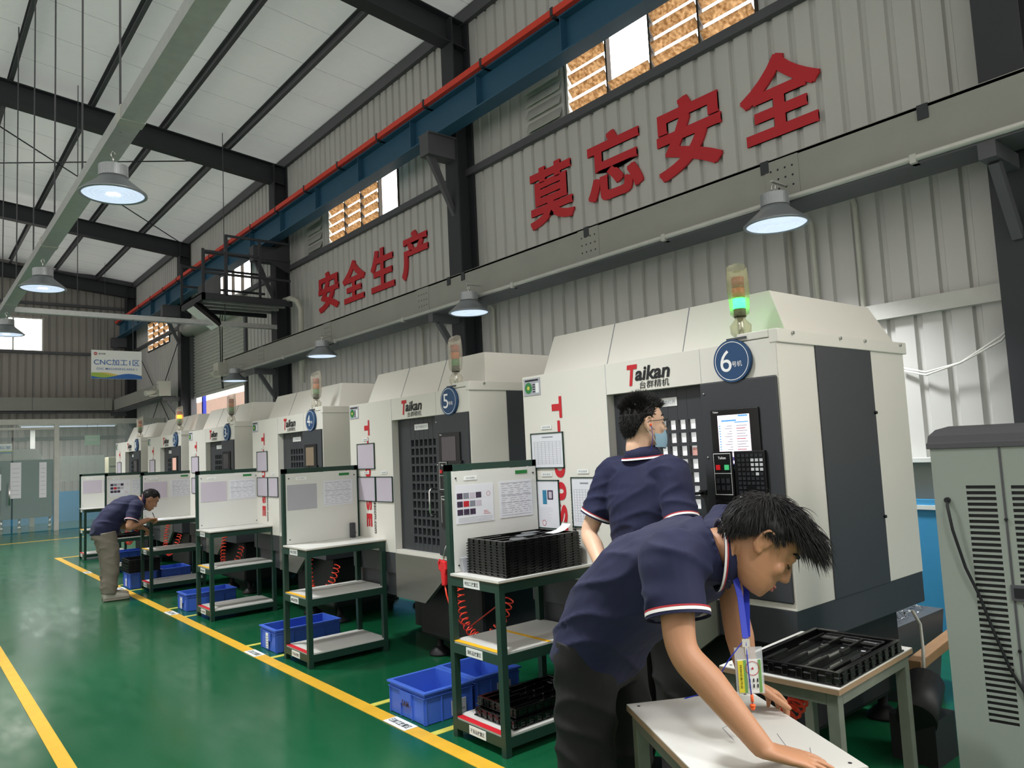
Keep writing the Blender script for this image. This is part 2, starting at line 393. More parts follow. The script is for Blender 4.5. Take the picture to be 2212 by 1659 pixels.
# windows ---------------------------------------------------------------------------
def louvre_window(n, y0, y1, z0, z1, openbays=(), rows=5, loose=()):
    w = thing('window_%d' % n, '', ''); del w['label']; del w['category']; struct(w); w.location = (XW, y0, z0)
    W = y1-y0; H = z1-z0; nb = round(W/.6); bw = W/nb
    f = MB(); f.box(-.02, .06, -.03, 0, -.02, H+.02, 'grime_frame'); f.box(-.02, .06, W, W+.03, -.02, H+.02, 'galv_pale')
    f.box(-.03, .06, 0, W, -.035, 0, 'grime_frame'); f.box(-.02, .06, 0, W, H, H+.03, 'grime_frame')
    for i in range(1, nb): f.box(-.015, .05, i*bw-.012, i*bw+.012, 0, H, 'grime_frame')
    f.build('frame', w)
    for i in range(nb):
        for j in range(rows):
            if i in openbays and j not in loose: continue
            z = H*(j+.52)/rows; a = radians(52); q = MB(); h = H/rows*.66; dx, dz = h*.5*cos(a), h*.5*sin(a); y0_, y1_ = i*bw+.02, (i+1)*bw-.02
            q.hexa([(-dx, y0_, z+dz), (dx, y0_, z-dz), (dx, y1_, z-dz), (-dx, y1_, z+dz), (-dx+.004, y0_, z+dz+.005), (dx+.004, y0_, z-dz+.005), (dx+.004, y1_, z-dz+.005), (-dx+.004, y1_, z+dz+.005)], 'louvre_slat')
            q.build('louvre', w)
    return w
def slat_mat():
    m = bpy.data.materials.new('louvre_slat'); m.use_nodes = True; nt = m.node_tree; N = nt.nodes; L = nt.links; p = N['Principled BSDF']
    tc = N.new('ShaderNodeTexCoord'); n = N.new('ShaderNodeTexNoise'); n.inputs['Scale'].default_value = 30; n.inputs['Detail'].default_value = 8; L.new(tc.outputs['Object'], n.inputs['Vector'])
    r = N.new('ShaderNodeValToRGB'); r.color_ramp.elements[0].color = (.26, .17, .09, 1); r.color_ramp.elements[1].color = (.62, .50, .36, 1)
    r.color_ramp.elements[0].position = .3; r.color_ramp.elements[1].position = .75; L.new(n.outputs['Fac'], r.inputs[0])
    t = N.new('ShaderNodeBsdfTranslucent'); L.new(r.outputs[0], t.inputs[0]); L.new(r.outputs[0], p.inputs['Base Color']); p.inputs['Roughness'].default_value = .4
    mx = N.new('ShaderNodeMixShader'); mx.inputs[0].default_value = .2; L.new(t.outputs[0], mx.inputs[1]); L.new(p.outputs[0], mx.inputs[2])
    L.new(mx.outputs[0], N['Material Output'].inputs[0]); MATS['louvre_slat'] = m
slat_mat()
louvre_window(1, *WIN[0], openbays=(2,), loose=(0,)); louvre_window(2, *WIN[1], openbays=(0,)); louvre_window(3, *WIN[2], openbays=(0, 1, 2, 3), loose=()); louvre_window(4, *WIN[3])
def blind_bay(y0, y1, z0, z1, label):              # louvre bay closed with grey sheet slats beside a window
    t = thing('louvre_bay', label, 'louvre', (XW-.03, y0, z0)); W, H = y1-y0, z1-z0
    f = MB(); f.box(0, .03, 0, W, 0, H, 'wall_sheet'); f.build('backing', t)
    for j in range(5):
        q = MB(); z = H*j/5+.02; q.hexa([(-.05, .03, z), (0, .03, z+.13), (0, W-.03, z+.13), (-.05, W-.03, z), (-.045, .03, z-.006), (.005, .03, z+.124), (.005, W-.03, z+.124), (-.045, W-.03, z-.006)], 'galv_pale'); q.build('slat', t)
blind_bay(5.95, 6.6, 5.27, 6.08, 'closed grey louvre bay left of the window above the wiping man'); blind_bay(12.25, 12.9, 5.27, 6.08, 'closed grey louvre bay left of the window over the four smaller red characters')
# window in the end wall: two bright panes
w = thing('window_5', '', ''); del w['label']; del w['category']; struct(w); w.location = (1.9, 26.28, 5.15)
f = MB()
for x in (-.03, .72, 1.47): f.box(x-.02, x+.02, -.06, .0, 0, .95, 'galv_pale')
f.box(-.05, 1.5, -.06, 0, -.04, 0, 'galv_pale'); f.box(-.05, 1.5, -.06, 0, .95, .99, 'galv_pale'); f.build('frame', w)
mat('daylight_pane', '#F4F2EE', .3, emit='#FFF6EE', estr=4.0, var=.01)
for x in (-.01, .74):
    q = MB(); q.box(x, x+.71, -.03, -.02, 0, .95, 'daylight_pane'); q.build('pane', w)
# roller shutter door
d = thing('door_1', '', ''); del d['label']; del d['category']; struct(d); d.location = (XW, DOOR[0], 0)
q = MB(); n = 40; zb, zt = 3.27, 4.9; W = DOOR[1]-DOOR[0]; pts = []
for i in range(n+1): pts.append((.06+.022*sin(i*pi), zb+(zt-zb)*i/n))
vs = []; fs = []
for i in range(161):
    z = zb+(zt-zb)*i/160; x = .05+.016*cos(i*2*pi/8)
    vs += [(x, 0, z), (x, W, z)]
for i in range(160): fs.append((2*i, 2*i+1, 2*i+3, 2*i+2))
q.add(vs, fs, 'galv_pale', True); q.box(.03, .07, 0, W, zb-.06, zb, 'galv_pale'); q.build('shutter_curtain', d)
q = MB(); q.cyl((-.1, -.05, zt+.12), (-.1, W+.05, zt+.12), .2, 'galv_pale', n=28); q.build('shutter_roll', d)
q = MB(); q.box(-.04, .1, -.12, 0, 0, 5.0, 'steel_dark2'); q.box(-.04, .1, W, W+.12, 0, 5.0, 'steel_dark2'); q.build('guide_rail', d)
q = MB(); q.box(.12, .2, W-.45, W-.35, 0, 3.6, 'lanyard_blue'); q.build('blue_post', d)
# horizontal girts; the dark eave strip stands in for a shadow line
for i, (z, h, m, y0, y1) in enumerate(((5.17, .09, 'steel_dark2', Y0, Y1), (2.36, .12, 'galv_pale', Y0, 7.7), (7.28, .2, 'steel_dark2', Y0, Y1))):
    q = MB(); q.box(XW-.07, XW, y0, y1, z, z+h, m); q.build('wall_girt', loc=(0, 0, 0))
for o, l in zip([o for o in COL.objects if o.name.startswith('wall_girt')], ('dark steel girt along the wall under the windows', 'galvanised girt low on the wall right of the nearest machine', 'dark strip for the shadow line where wall meets roof')): tag(o, l, 'girt')
# columns with their brackets -------------------------------------------------------
for y, l in ((1.58, 'steel column at the right edge of the photo'), (7.87, 'dark steel column between the two groups of red characters'), (13.97, 'dark steel column carrying the caged platform'),
             (20.27, 'steel column left of the roller shutter, carrying the security camera'), (26.1, 'steel column in the far corner of the hall')):
    t = thing('steel_column', l, 'column', (5.62, y, 0))
    q = MB(); q.box(0, .02, -.135, .135, 0, 7.3, 'steel_dark'); q.box(.26, .28, -.135, .135, 0, 7.3, 'steel_dark'); q.box(.02, .26, -.008, .008, 0, 7.3, 'steel_dark'); q.build('shaft', t)
    q = MB(); q.box(-.42, 0, -.1, .1, 5.33, 5.6, 'steel_dark2'); q.prism([(-.38, -.03, 5.33), (-.26, -.03, 5.33), (0, -.03, 4.72), (0, -.03, 4.6)], (0, .06, 0), 'steel_dark2'); q.box(-.42, 0, -.13, .13, 5.6, 5.62, 'steel_dark2'); q.build('crane_bracket', t)
    q = MB(); q.box(-.42, 0, -.05, .05, 3.16, 3.26, 'steel_dark2'); q.bar((-.3, 0, 3.16), (0, 0, 2.72), .07, .06, 'steel_dark2', (0, 1, 0)); q.build('beam_bracket', t)
# rafters
for y, l in ((1.58, 'dark roof rafter nearest the camera, above the frame'), (7.87, 'dark sloping roof rafter meeting the wall at the top of the photo'), (13.97, 'dark sloping roof rafter crossing above the near aisle lamp'), (20.27, 'dark sloping roof rafter third along, behind the near aisle lamp'), (26.05, 'roof rafter against the end wall')):
    q = MB(); z = lambda x: ROOF(x)-.17-7.4
    for a, b, w in ((0, .015, .11), (.36, .375, .11), (.015, .36, .006)):
        q.prism([(.28, -w, z(5.9)-b), (-14.9, -w, z(-9)-b), (-14.9, -w, z(-9)-a), (.28, -w, z(5.9)-a)], (0, 2*w, 0), 'steel_dark')
    tag(q.build('roof_rafter', loc=(5.62, y, 7.4)), l, 'rafter')
# purlins
for i, x in enumerate((4.78, 3.65, 2.5, 1.33, .15, -1.05, -2.3, -3.6, -5, -6.4)):
    q = MB(); q.box(-.03, .03, 0, 27.4, -.165, -.15, 'steel_dark2'); q.box(-.03, .03, 0, 27.4, -.015, -.002, 'steel_dark2'); q.box(.022, .03, 0, 27.4, -.15, -.015, 'steel_dark2')
    tag(q.build('roof_purlin', loc=(x, -1.3, ROOF(x))), ('dark roof purlin, %s from the right wall' % ('first', 'second', 'third', 'fourth', 'fifth', 'sixth', 'seventh', 'eighth', 'ninth', 'tenth')[i]), 'purlin')
for p0, p1, l in (((1.0, 15.3, 7.72), (5.6, 19.9, 7.2), 'thin brace rod running from the near aisle lamp to the wall under the roof'), ((.6, 18.2, 7.7), (4.85, 14.2, 7.32), 'thin brace rod running level in the photo behind the near aisle lamp')):
    q = MB(); q.cyl((0, 0, 0), V(p1)-V(p0), .012, 'steel_dark', n=8); tag(q.build('brace_rod', loc=p0), l, 'brace rod')
for p0, p1, l in (((5.83, 25.6, 5.2), (5.83, 20.9, 2.0), 'wall brace rod falling toward the shutter door'), ((5.83, 20.6, 5.2), (5.83, 25.0, 2.0), 'wall brace rod rising toward the shutter door')):
    q = MB(); q.cyl((0, 0, 0), V(p1)-V(p0), .012, 'steel_dark', n=8); tag(q.build('brace_rod', loc=p0), l, 'brace rod')
# crane runway, conductor rail, lower grey beam ------------------------------------------
t = thing('crane_beam', 'long blue crane runway beam on wall brackets', 'beam', (5.43, -1.5, 5.62))
q = MB(); q.box(-.1, .1, 0, 27.5, 0, .02, 'crane_blue'); q.box(-.1, .1, 0, 27.5, .4, .42, 'crane_blue'); q.box(-.008, .008, 0, 27.5, .02, .4, 'crane_blue'); q.build('girder', t)
for i in range(18):
    q = MB(); y = .9+i*1.5; q.box(-.095, .095, y-.006, y+.006, .02, .4, 'crane_blue'); q.build('stiffener', t)
t = thing('conductor_rail', 'red conductor rail running along the top of the blue beam', 'rail', (5.3, -1.5, 6.04))
q = MB(); q.box(-.03, .03, 0, 27.4, 0, .075, 'rail_red'); q.build('rail', t)
for i in range(22):
    q = MB(); y = .7+i*1.25; q.box(-.02, .13, y-.02, y+.02, -.02, 0, 'steel_dark'); q.box(-.035, -.025, y-.02, y+.02, .0, .09, 'steel_dark'); q.build('clip', t)
t = thing('runway_beam', 'pale grey runway beam with lamps hung under it', 'beam', (5.2, -1.5, 3.26))
q = MB(); q.box(.05, .062, 0, 17.2, .06, .4, 'beam_grey')
nb = [(3.4, .09), (4.62, .07), (6.6, .06), (9.6, .05), (12.3, .05), (14.2, .04)]; q.build('face_plate', t)
q = MB(); q.box(0, .34, 0, 17.2, -.0, .025, 'steel_dark2'); q.box(.2, .212, 0, 17.2, .025, .36, 'steel_dark2'); q.box(.05, .34, 0, 17.2, .375, .395, 'beam_grey'); q.build('girder', t)
q = MB(); q.tube([(-.01, 0, .035), (-.01, 17.1, .035)], .022, 'galv_pale', 10); q.build('conduit_tube', t)
for y in (4.48, 6.58, 9.6, 12.4, 15.2):
    q = MB(); q.box(.044, .05, y-.14, y+.14, .07, .38, 'beam_grey'); 
    for a in range(3):
        for b in range(4): q.disc((.0435, y-.09+b*.06, .15+a*.075), (0, 1, 0), (0, 0, 1), .009, 'ink', 8)
    q.build('splice_plate', t)
for y in (3.44, 4.62, 6.6, 8.7, 9.0):
    q = MB(); q.box(.04, .049, y-.035, y+.035, .3, .4, 'steel_dark'); q.build('notch_plate', t)
for y in (1.5, 3.5, 5.6, 7.7, 10, 12, 14):
    q = MB(); q.box(-.035, .05, y-.02, y+.02, .0, .06, 'galv_pale'); q.build('conduit_clamp', t)
t = thing('runway_beam', 'short grey runway beam by the security camera, left of the roller shutter', 'beam', (5.2, 20.3, 3.26))
q = MB(); q.box(.05, .062, 0, 5.8, .06, .4, 'beam_grey'); q.box(0, .34, 0, 5.8, 0, .025, 'steel_dark2'); q.box(.2, .21, 0, 5.8, .025, .36, 'steel_dark2'); q.build('girder', t)
t = thing('runway_beam', 'grey runway beam along the end wall above the glass partition', 'beam', (-9, 25.9, 3.26))
q = MB(); q.box(0, 14.2, .05, .062, .06, .45, 'beam_grey'); q.box(0, 14.2, 0, .34, 0, .025, 'steel_dark2'); q.box(0, 14.2, .2, .21, .025, .36, 'steel_dark2'); q.build('girder', t)
# hoist trolley, camera, platform ----------------------------------------------------------
t = thing('cable_trolley', 'small pale trolley with hanging cables at the end of the grey beam', 'trolley', (5.2, 15.75, 3.3))
q = MB(); q.box(-.12, .1, -.15, .15, 0, .28, 'pvc_white'); q.build('housing', t)
q = MB(); q.cyl((-.14, -.1, .05), (-.14, .1, .05), .06, 'pvc_white'); q.build('wheel', t)
q = MB(); q.tube([(0, -.05, .2), (0, -.06, 1.2), (.05, -.05, 1.5)], .01, 'rubber_black', 6); q.tube([(0, .05, .2), (0, .08, 1.2), (.05, .1, 1.5)], .01, 'rubber_black', 6); q.tube([(0, 0, 0), (.02, 0, -.25)], .02, 'steel_dark', 6); q.build('cable', t)
t = thing('security_camera', 'white bullet camera with junction box on the bracket left of the shutter', 'camera', (5.2, 20.27, 3.28))
q = MB(); q.box(-.1, .18, -.12, .12, .0, .38, 'cctv_white'); q.build('junction_box', t, bevel=.01)
q = MB(); q.bar((-.1, 0, .02), (-.3, 0, .0), .03, .03, 'cctv_white'); q.tube([(-.1, 0, .3), (-.18, .02, .22), (-.2, .02, .12)], .008, 'cctv_white', 6); q.build('arm', t)
q = MB(); q.cyl((-.16, -.02, .13), (-.42, -.1, .04), .055, 'cctv_white'); q.box(-.43, -.2, -.13, -.03, .1, .12, 'cctv_white'); q.build('camera_body', t)
t = thing('service_platform', 'dark caged steel platform beside the column under the blue beam', 'platform', (4.05, 13.2, 4.35))
q = MB(); q.box(0, 1.62, 0, .05, 0, .12, 'steel_dark'); q.box(0, 1.62, 1.25, 1.3, 0, .12, 'steel_dark'); q.box(0, .05, 0, 1.3, 0, .12, 'steel_dark'); q.box(0, 1.6, .05, 1.25, .1, .12, 'steel_dark')
for y in (.3, .6, .9): q.box(.1, 1.6, y, y+.06, .02, .09, 'galvanised')
q.build('deck', t)
for x, y, h in ((.02, .02, .9), (.02, 1.28, .9), (.42, .02, 1.2), (.42, 1.28, 1.2), (1.02, .02, 1.2)):
    q = MB(); q.box(x-.02, x+.02, y-.02, y+.02, .1, h, 'steel_dark'); q.build('post', t)
for x0, z in ((.02, .48), (.02, .86), (.42, 1.18)):
    for y in (.02, 1.28):
        q = MB(); q.box(x0, 1.6, y-.015, y+.015, z-.02, z+.02, 'steel_dark'); q.build('rail', t)
q = MB(); q.box(.3, .33, .05, 1.25, .1, .5, 'steel_dark2'); q.build('kick_plate', t)
q = MB(); q.prism([(1.02, .03, .9), (1.6, .03, 1.2), (1.6, .03, .62)], (0, .02, 0), 'steel_dark'); q.build('gusset', t)
t = thing('floodlight', 'black floodlight hanging from the left end of the platform', 'floodlight', (4.2, 13.75, 4.32))
q = MB(); q.tube([(0, 0, .05), (-.03, 0, -.08)], .03, 'black_plastic', 8); q.build('stem', t)
q = MB(); R = Matrix.Rotation(radians(38), 3, 'Y'); P = lambda x, y, z: V((.02, 0, -.2))+R @ V((x, y, z))
q.loft([[P(x*k, y*k, z) for x, y in ((-.28, -.2), (.28, -.2), (.28, .2), (-.28, .2))] for z, k in ((0, 1), (.06, 1), (.14, .75), (.18, .3))], 'black_plastic', smooth=False); q.build('housing', t)
q = MB(); q.hexa([P(x, y, z) for z in (-.015, 0) for x, y in ((-.27, -.19), (.27, -.19), (.27, .19), (-.27, .19))], 'label_white'); q.build('glass_front', t)
t = thing('drain_pipe', 'white plastic drain pipe with an elbow beside the platform column', 'pipe', (5.7, 12.9, 2.9))
q = MB(); q.tube([(-.1, .5, 1.6), (-.1, .2, 1.58), (-.06, .02, 1.5), (0, 0, 1.35), (0, 0, 0)], .05, 'pvc_white', 12); q.build('pipe', t)
# conduits on the wall
for i, (y, z, pts, l) in enumerate((
    (3.1, 1.3, [(-.42, .16, 2.16), (-.3, .1, 2.12), (-.05, .03, 2.05), (0, 0, 1.95), (0, 0, 0)], 'white conduit bending off the wall right beside the nearest wall lamp'),
    (2.73, 1.3, [(-.4, .14, 2.22), (-.25, .08, 2.19), (-.05, .02, 2.14), (0, 0, 2.0), (0, 0, 0)], 'white conduit bending off the wall, furthest right'),
    (3.31, 1.3, [(0, 0, 1.95), (0, 0, 0)], 'straight white conduit behind the nearest wall lamp'),
    (7.42, 1.3, [(-.4, .3, 2.15), (-.1, .08, 2.13), (0, 0, 2.0), (0, 0, 0)], 'white conduit behind the second wall lamp'),
    (9.1, 1.3, [(-.35, .4, 2.2), (-.1, .15, 2.2), (0, 0, 2.0), (0, 0, 0)], 'white conduit on the wall between the second and third wall lamps'))):
    q = MB(); q.tube(pts, .02, 'pvc_white', 10); tag(q.build('wall_conduit', loc=(5.86, y, z)), l, 'pipe')
q = MB()
for k in range(2): q.tube([(0, 0, 0-.02*k), (-.05, -.2, -.06-.02*k), (-.08, -.45, -.02), (-.05, -.7, .1+.03*k), (0, -.85, .28)], .008, 'trim_white', 6)
tag(q.build('loose_wire', loc=(5.86, 2.5, 1.98)), 'loose white wires strung along the wall right of the nearest machine', 'wire')
# cable trays in the aisle ------------------------------------------------------------------
t = thing('cable_tray', 'galvanised cable tray hung along the aisle with lamps beneath', 'cable tray', (1.3, -1.2, 4.03))
q = MB(); q.box(-.08, .08, 0, 26.8, 0, .006, 'galvanised'); q.box(-.08, -.074, 0, 26.8, .006, .1, 'galvanised'); q.box(.074, .08, 0, 26.8, .006, .1, 'galvanised'); q.build('trough', t)
for y in (3.2, 7.05, 10.9, 14.6, 18.5, 22):
    q = MB(); q.box(-.086, .086, y-.06, y+.06, -.006, .0, 'galv_pale'); q.box(-.086, -.08, y-.06, y+.06, 0, .105, 'galv_pale'); q.box(.08, .086, y-.06, y+.06, 0, .105, 'galv_pale'); q.build('coupler', t)
for y in (4.2, 7.25, 8.75, 10.3, 11.9, 13.6, 15.4, 18, 21):
    q = MB(); q.cyl((-.03, y, .0), (-.03, y, ROOF(1.27)-4.05), .008, 'steel_dark2', n=6); q.build('hanger_rod', t)
t = thing('cable_tray', 'galvanised tray arm crossing from the aisle tray to the wall over the hanging sign', 'cable tray', (1.38, 13.65, 3.98))
q = MB(); q.box(0, 4.15, -.05, .05, 0, .08, 'galvanised'); q.build('trough', t)
q = MB(); q.box(1.2, 2.9, -.035, .035, -.008, 0, 'lamp_shade'); q.build('lid', t)
for x in (.85, 3.2):
    q = MB(); q.cyl((x, 0, .06), (x, 0, ROOF(1.38+x)-3.98), .007, 'steel_dark2', n=6); q.build('hanger_rod', t)
for x, y0, l in ((.95, 12, 'far left'), ):
    pass
# hanging sign ---------------------------------------------------------------------------------
t = thing('hanging_sign', 'white hanging sign with blue lettering and a green and blue wave', 'sign', (2.42, 13.6, 2.97))
q = MB(); q.box(0, .75, -.006, .006, 0, .47, 'label_white'); q.build('panel', t)
X, Z = (1, 0, 0), (0, 0, 1)
q = MB(); q.text('CNC加工1区', (.375, -.008, .275), X, Z, .68, .105, 'sign_blue', off=.008); q.text('CNC MACHINING AREA 1', (.375, -.008, .165), X, Z, .6, .036, 'sign_blue', off=.004)
q.disc((.06, -.008, .41), X, Z, .026, 'ink_red', 20); q.text('EB', (.06, -.0085, .41), X, Z, .03, .022, 'label_white', off=.01); q.text('亩鸿鼎', (.155, -.008, .41), X, Z, .1, .028, 'ink', off=.003); q.build('lettering', t)
def wave(z0, a, ph, m, y, x0=0, x1=.75):
    n = 24; xs = [x0+(x1-x0)*i/n for i in range(n+1)]
    q.add([(x, y, .002) for x in xs]+[(x, y, max(.004, z0+a*sin(ph+x*8))) for x in xs], [(i, i+1, n+2+i, n+1+i) for i in range(n)], m)
q = MB(); wave(.075, .03, .2, 'sign_gold', -.0072); wave(.07, .032, 1.2, 'sign_green', -.0078, 0, .5); wave(.055, .035, 3.4, 'sign_blue', -.0084); q.build('wave_band', t)
for x in (.1, .62):
    q = MB(); q.cyl((x, 0, .45), (x, 0, 1.01), .005, 'steel_dark2', n=6); q.build('cord', t)
# high-bay lamps ----------------------------------------------------------------------------------
def lamp(x, y, z, label, hook, group, power, r=.235, spread=112):
    t = thing('high_bay_lamp', label, 'lamp', (x, y, z), 0, group)
    q = MB(); q.lathe([(r, 0), (r+.012, .006), (r+.012, .016), (r*.98, .03), (r*.5, .125), (r*.44, .15), (r*.42, .15), (r*.47, .12), (r*.95, .022), (r*.96, .003), (r, 0)], 'lamp_shade', n=40); q.build('shade', t)
    q = MB(); q.lathe([(.002, .012), (r*.97, .012)], 'lamp_lens', n=40)
    for k in range(1, 7): q.lathe([(r*.15*k, .0118), (r*.15*k+.004, .006), (r*.15*k+.008, .0118)], 'lamp_lens', n=40)
    q.build('lens', t)
    if power == LAMP_HALL: q = MB(); q.lathe([(.001, .01), (r*.22, .0105), (r*.22, .0112)], 'led_core', n=24); q.build('led_core', t)
    q = MB(); q.cyl((0, 0, .14), (0, 0, .245), r*.4, 'lamp_sink', n=24)
    for k in range(28):
        a = 2*pi*k/28; c, s = cos(a), sin(a); q.bar((c*r*.44, s*r*.44, .15), (c*r*.44, s*r*.44, .24), .006, r*.14, 'lamp_sink', (-s, c, 0))
    q.build('heat_sink', t)
    q = MB(); q.tube([(0, 0, .245), (0, 0, .28)], .012, 'chrome', 8)
    z = .275
    i = 0
    while z < hook-.02:
        R = .016; pts = [V((R*cos(a) if i % 2 else 0, 0 if i % 2 else R*cos(a), z+.022+.026*sin(a))) for a in [2*pi*k/10 for k in range(11)]]
        q.tube(pts, .004, 'chrome', 5, cap=False); z += .042; i += 1
    q.build('chain', t)
    ld = bpy.data.lights.new('lamp_light', 'AREA'); ld.shape = 'DISK'; ld.size = r*1.7; ld.energy = power; ld.color = (.97, .98, 1.0); ld.spread = radians(spread)
    lo = bpy.data.objects.new('lamp_light', ld); COL.objects.link(lo); lo.parent = t; lo.location = (0, 0, -.004)
    return t
for y, z, l in ((-1.1, 3.07, 'unseen lamp added for light under the grey beam, out to the right'), (2.95, 3.07, 'lit high-bay lamp over the nearest machine'), (6.85, 3.08, 'lit high-bay lamp over the second machine, beside the dark column'), (10.71, 3.07, 'lit high-bay lamp below the four smaller red characters'), (14.58, 3.08, 'lit high-bay lamp in front of the bright shutter opening')):  # the first one is out of view, added to light the machines
    t = lamp(5.06, y, z, l, .33, 'lamps under the grey runway beam', LAMP_W, .226)
    q = MB(); q.box(-.02, .17, -.012, .012, .335, .347, 'galv_pale'); q.build('hanger', t)
for y, z, l in ((-1.0, 3.68, 'unseen aisle lamp added for light behind the camera'), (2.7, 3.68, 'unseen aisle lamp added for light above the camera'), (6.44, 3.66, 'dazzling high-bay lamp under the aisle tray, nearest of them'), (10.15, 3.64, 'high-bay lamp under the aisle tray, second one along'), (13.9, 3.66, 'high-bay lamp under the aisle tray over the far window'), (17.5, 3.66, 'high-bay lamp under the aisle tray, farthest one')):  # the first two are out of view, put in for their light
    lamp(1.3, y, z, l, .37, 'lamps under the aisle tray', LAMP_HALL)
for i, (y, z) in enumerate(((1.0, 3.7), (8, 3.7), (15, 3.7))): lamp(-3.6, y, z, 'unseen lamp added for light left of the aisle, %s' % ('first', 'second', 'third')[i], .3, 'lamps of the neighbouring bay', LAMP_HALL)  # made-up row of lamps out of view, there to light the machines
lamp(.62, 15.2, 4.52, 'unlit-looking far lamp hung high on a long rod at the left', .6, 'lamps of the neighbouring bay', 1.0)
# red characters on the wall ---------------------------------------------------------------------
def sign_char(ch, y, z, w, h, what):
    q = MB()
    for k, (a, b) in enumerate(((-1, -1), (1, -1), (-1, 1), (1, 1), (0, 0))): q.text(ch, (0, a*.013, b*.01), (0, -1, 0), (0, 0, 1), w-.026, h-.02, 'red_paint', off=.016, depth=.02+k*.0002)
    tag(q.build('wall_character', loc=(XW-.004, y, z)), what, 'sign character')
for ch, y, z, w, h, l in (('莫', 6.26, 4.47, .76, .72, 'first'), ('忘', 5.26, 4.5, .79, .74, 'second'), ('安', 4.28, 4.47, .76, .78, 'third'), ('全', 3.31, 4.47, .77, .74, 'fourth')):
    sign_char(ch, y, z, w, h, 'large red character, %s from the left of the nearer four on the wall' % l)
for ch, y, z, w, h, l in (('安', 12.13, 4.46, .79, .7, 'first'), ('全', 11.18, 4.45, .79, .7, 'second'), ('生', 10.22, 4.44, .73, .68, 'third'), ('产', 9.26, 4.46, .73, .7, 'fourth')):
    sign_char(ch, y, z, w, h, 'red character, %s from the left of the farther four on the wall' % l)
# glass partition and the room behind ----------------------------------------------------------
t = thing('glass_partition', 'framed glass partition at the far end of the hall', 'partition', (0, 22.7, 0))
q = MB(); q.box(-9, 5.88, -.05, .05, 2.73, 2.87, 'galv_pale'); q.build('top_rail', t)
for x in (3.24, -.4, -4): 
    q = MB(); q.box(x-.055, x+.055, -.05, .05, 0, 2.73, 'galv_pale'); q.build('post', t)
for x0, x1 in ((3.3, 5.85), (2.3, 3.18), (-.34, 2.26), (-3.9, -.45), (-9, -4.1)):
    q = MB(); q.box(x0, x1, -.005, .005, .02, 2.73, 'glass'); q.build('pane', t)
q = MB(); q.cyl((2.22, -.05, .72), (2.22, -.05, 1.29), .018, 'chrome', n=12); q.build('door_handle', t)
q = MB(); q.box(-.3, 3.18, -.03, .03, 2.6, 2.66, 'galv_pale'); q.build('door_head', t)
for x0, x1, z0, z1, m, l in ((2.24, 2.47, .88, 1.78, 'paper', 'tall paper notice strip stuck on the glass left of the post'), (2.86, 3.02, .86, 1.76, 'paper', 'narrow paper strip stuck on the glass beside the post'), (1.7, 2.05, 1.1, 1.5, 'paper', 'small notice on the glass at the left edge')):
    q = MB(); q.box(0, x1-x0, -.001, .001, 0, z1-z0, m)
    for k in range(7): q.box(.03, (x1-x0)*.85, -.002, -.001, (z1-z0)*(.1+k*.12), (z1-z0)*(.1+k*.12)+.01, 'ink_pale')
    tag(q.build('glass_notice', loc=(x0, 22.69, z0)), l, 'notice')
q = MB(); q.box(0, 1.03, -.01, .01, 0, .66, 'board_white')
for i in range(5):
    for j in range(3):
        q.bar((.01+i*.2, -.012, .02+j*.21), (.2+i*.2, -.012, .2+j*.21), .006, .002, 'ink_pale'); q.bar((.2+i*.2, -.012, .02+j*.21), (.01+i*.2, -.012, .2+j*.21), .004, .002, 'ink_pale')
    q.box(.2+i*.2, .205+i*.2, -.012, -.01, 0, .66, 'ink_pale')
tag(q.build('wall_chart', loc=(3.38, 23.0, 1.24)), 'white chart of crossed squares behind the glass partition', 'chart')
t = thing('hanging_sign', 'small white sign with blue lettering behind the glass, at the left edge', 'sign', (1.7, 22.76, 2.02))
q = MB(); q.box(0, .58, -.005, .005, 0, .24, 'label_white'); q.box(0, .58, -.0065, -.005, 0, .05, 'sign_blue'); q.box(.2, .58, -.007, -.006, .03, .06, 'sign_green'); q.build('panel', t)
q = MB(); q.text('实验室', (.36, -.008, .15), X, Z, .4, .085, 'sign_blue', off=.01); q.build('lettering', t)
q = MB(); q.cyl((.1, 0, .24), (.1, 0, .7), .004, 'steel_dark2', n=5); q.cyl((.5, 0, .24), (.5, 0, .7), .004, 'steel_dark2', n=5); q.build('cord', t)
q = MB(); q.box(0, .36, -.005, .005, 0, .26, 'pale_green_sign'); q.text('检测区', (.18, -.007, .14), X, Z, .26, .06, 'white_print'); q.cyl((.06, 0, .26), (.06, 0, .565), .004, 'steel_dark2', n=5); q.cyl((.3, 0, .26), (.3, 0, .565), .004, 'steel_dark2', n=5); tag(q.build('hanging_sign', loc=(3.9, 22.76, 2.17)), 'pale green sign hanging behind the glass right of the post', 'sign')
t = thing('equipment_cabinet', 'dark teal cabinet behind the glass left of the post', 'cabinet', (2.05, 24.0, 0))
q = MB(); q.box(0, 1.3, 0, .7, .3, 1.85, 'teal_cabinet'); q.box(.1, .12, -.01, 0, .4, 1.7, 'machine_dark'); q.build('body', t, bevel=.02)
q = MB(); q.prism([(.05, .1, 1.85), (1.1, .1, 1.85), (.95, .1, 2.15), (.2, .1, 2.15)], (0, .5, 0), 'galv_pale'); q.build('hood', t)
for x in (.1, .5, 1.2):
    q = MB(); q.cyl((x, .1, .06), (x+.08, .1, .06), .06, 'chrome'); q.cyl((x+.04, .1, .06), (x+.04, .1, .32), .03, 'chrome'); q.build('caster', t)
t = thing('storage_rack', 'cream metal cabinet behind the glass near the right wall', 'cabinet', (4.75, 24.2, 0)); q = MB(); q.box(0, .8, 0, .5, 0, 1.85, 'cream_metal'); q.build('body', t, bevel=.01)
q = MB(); q.box(.03, .77, -.01, 0, 1.55, 1.6, 'beam_grey'); q.build('door_seam', t)
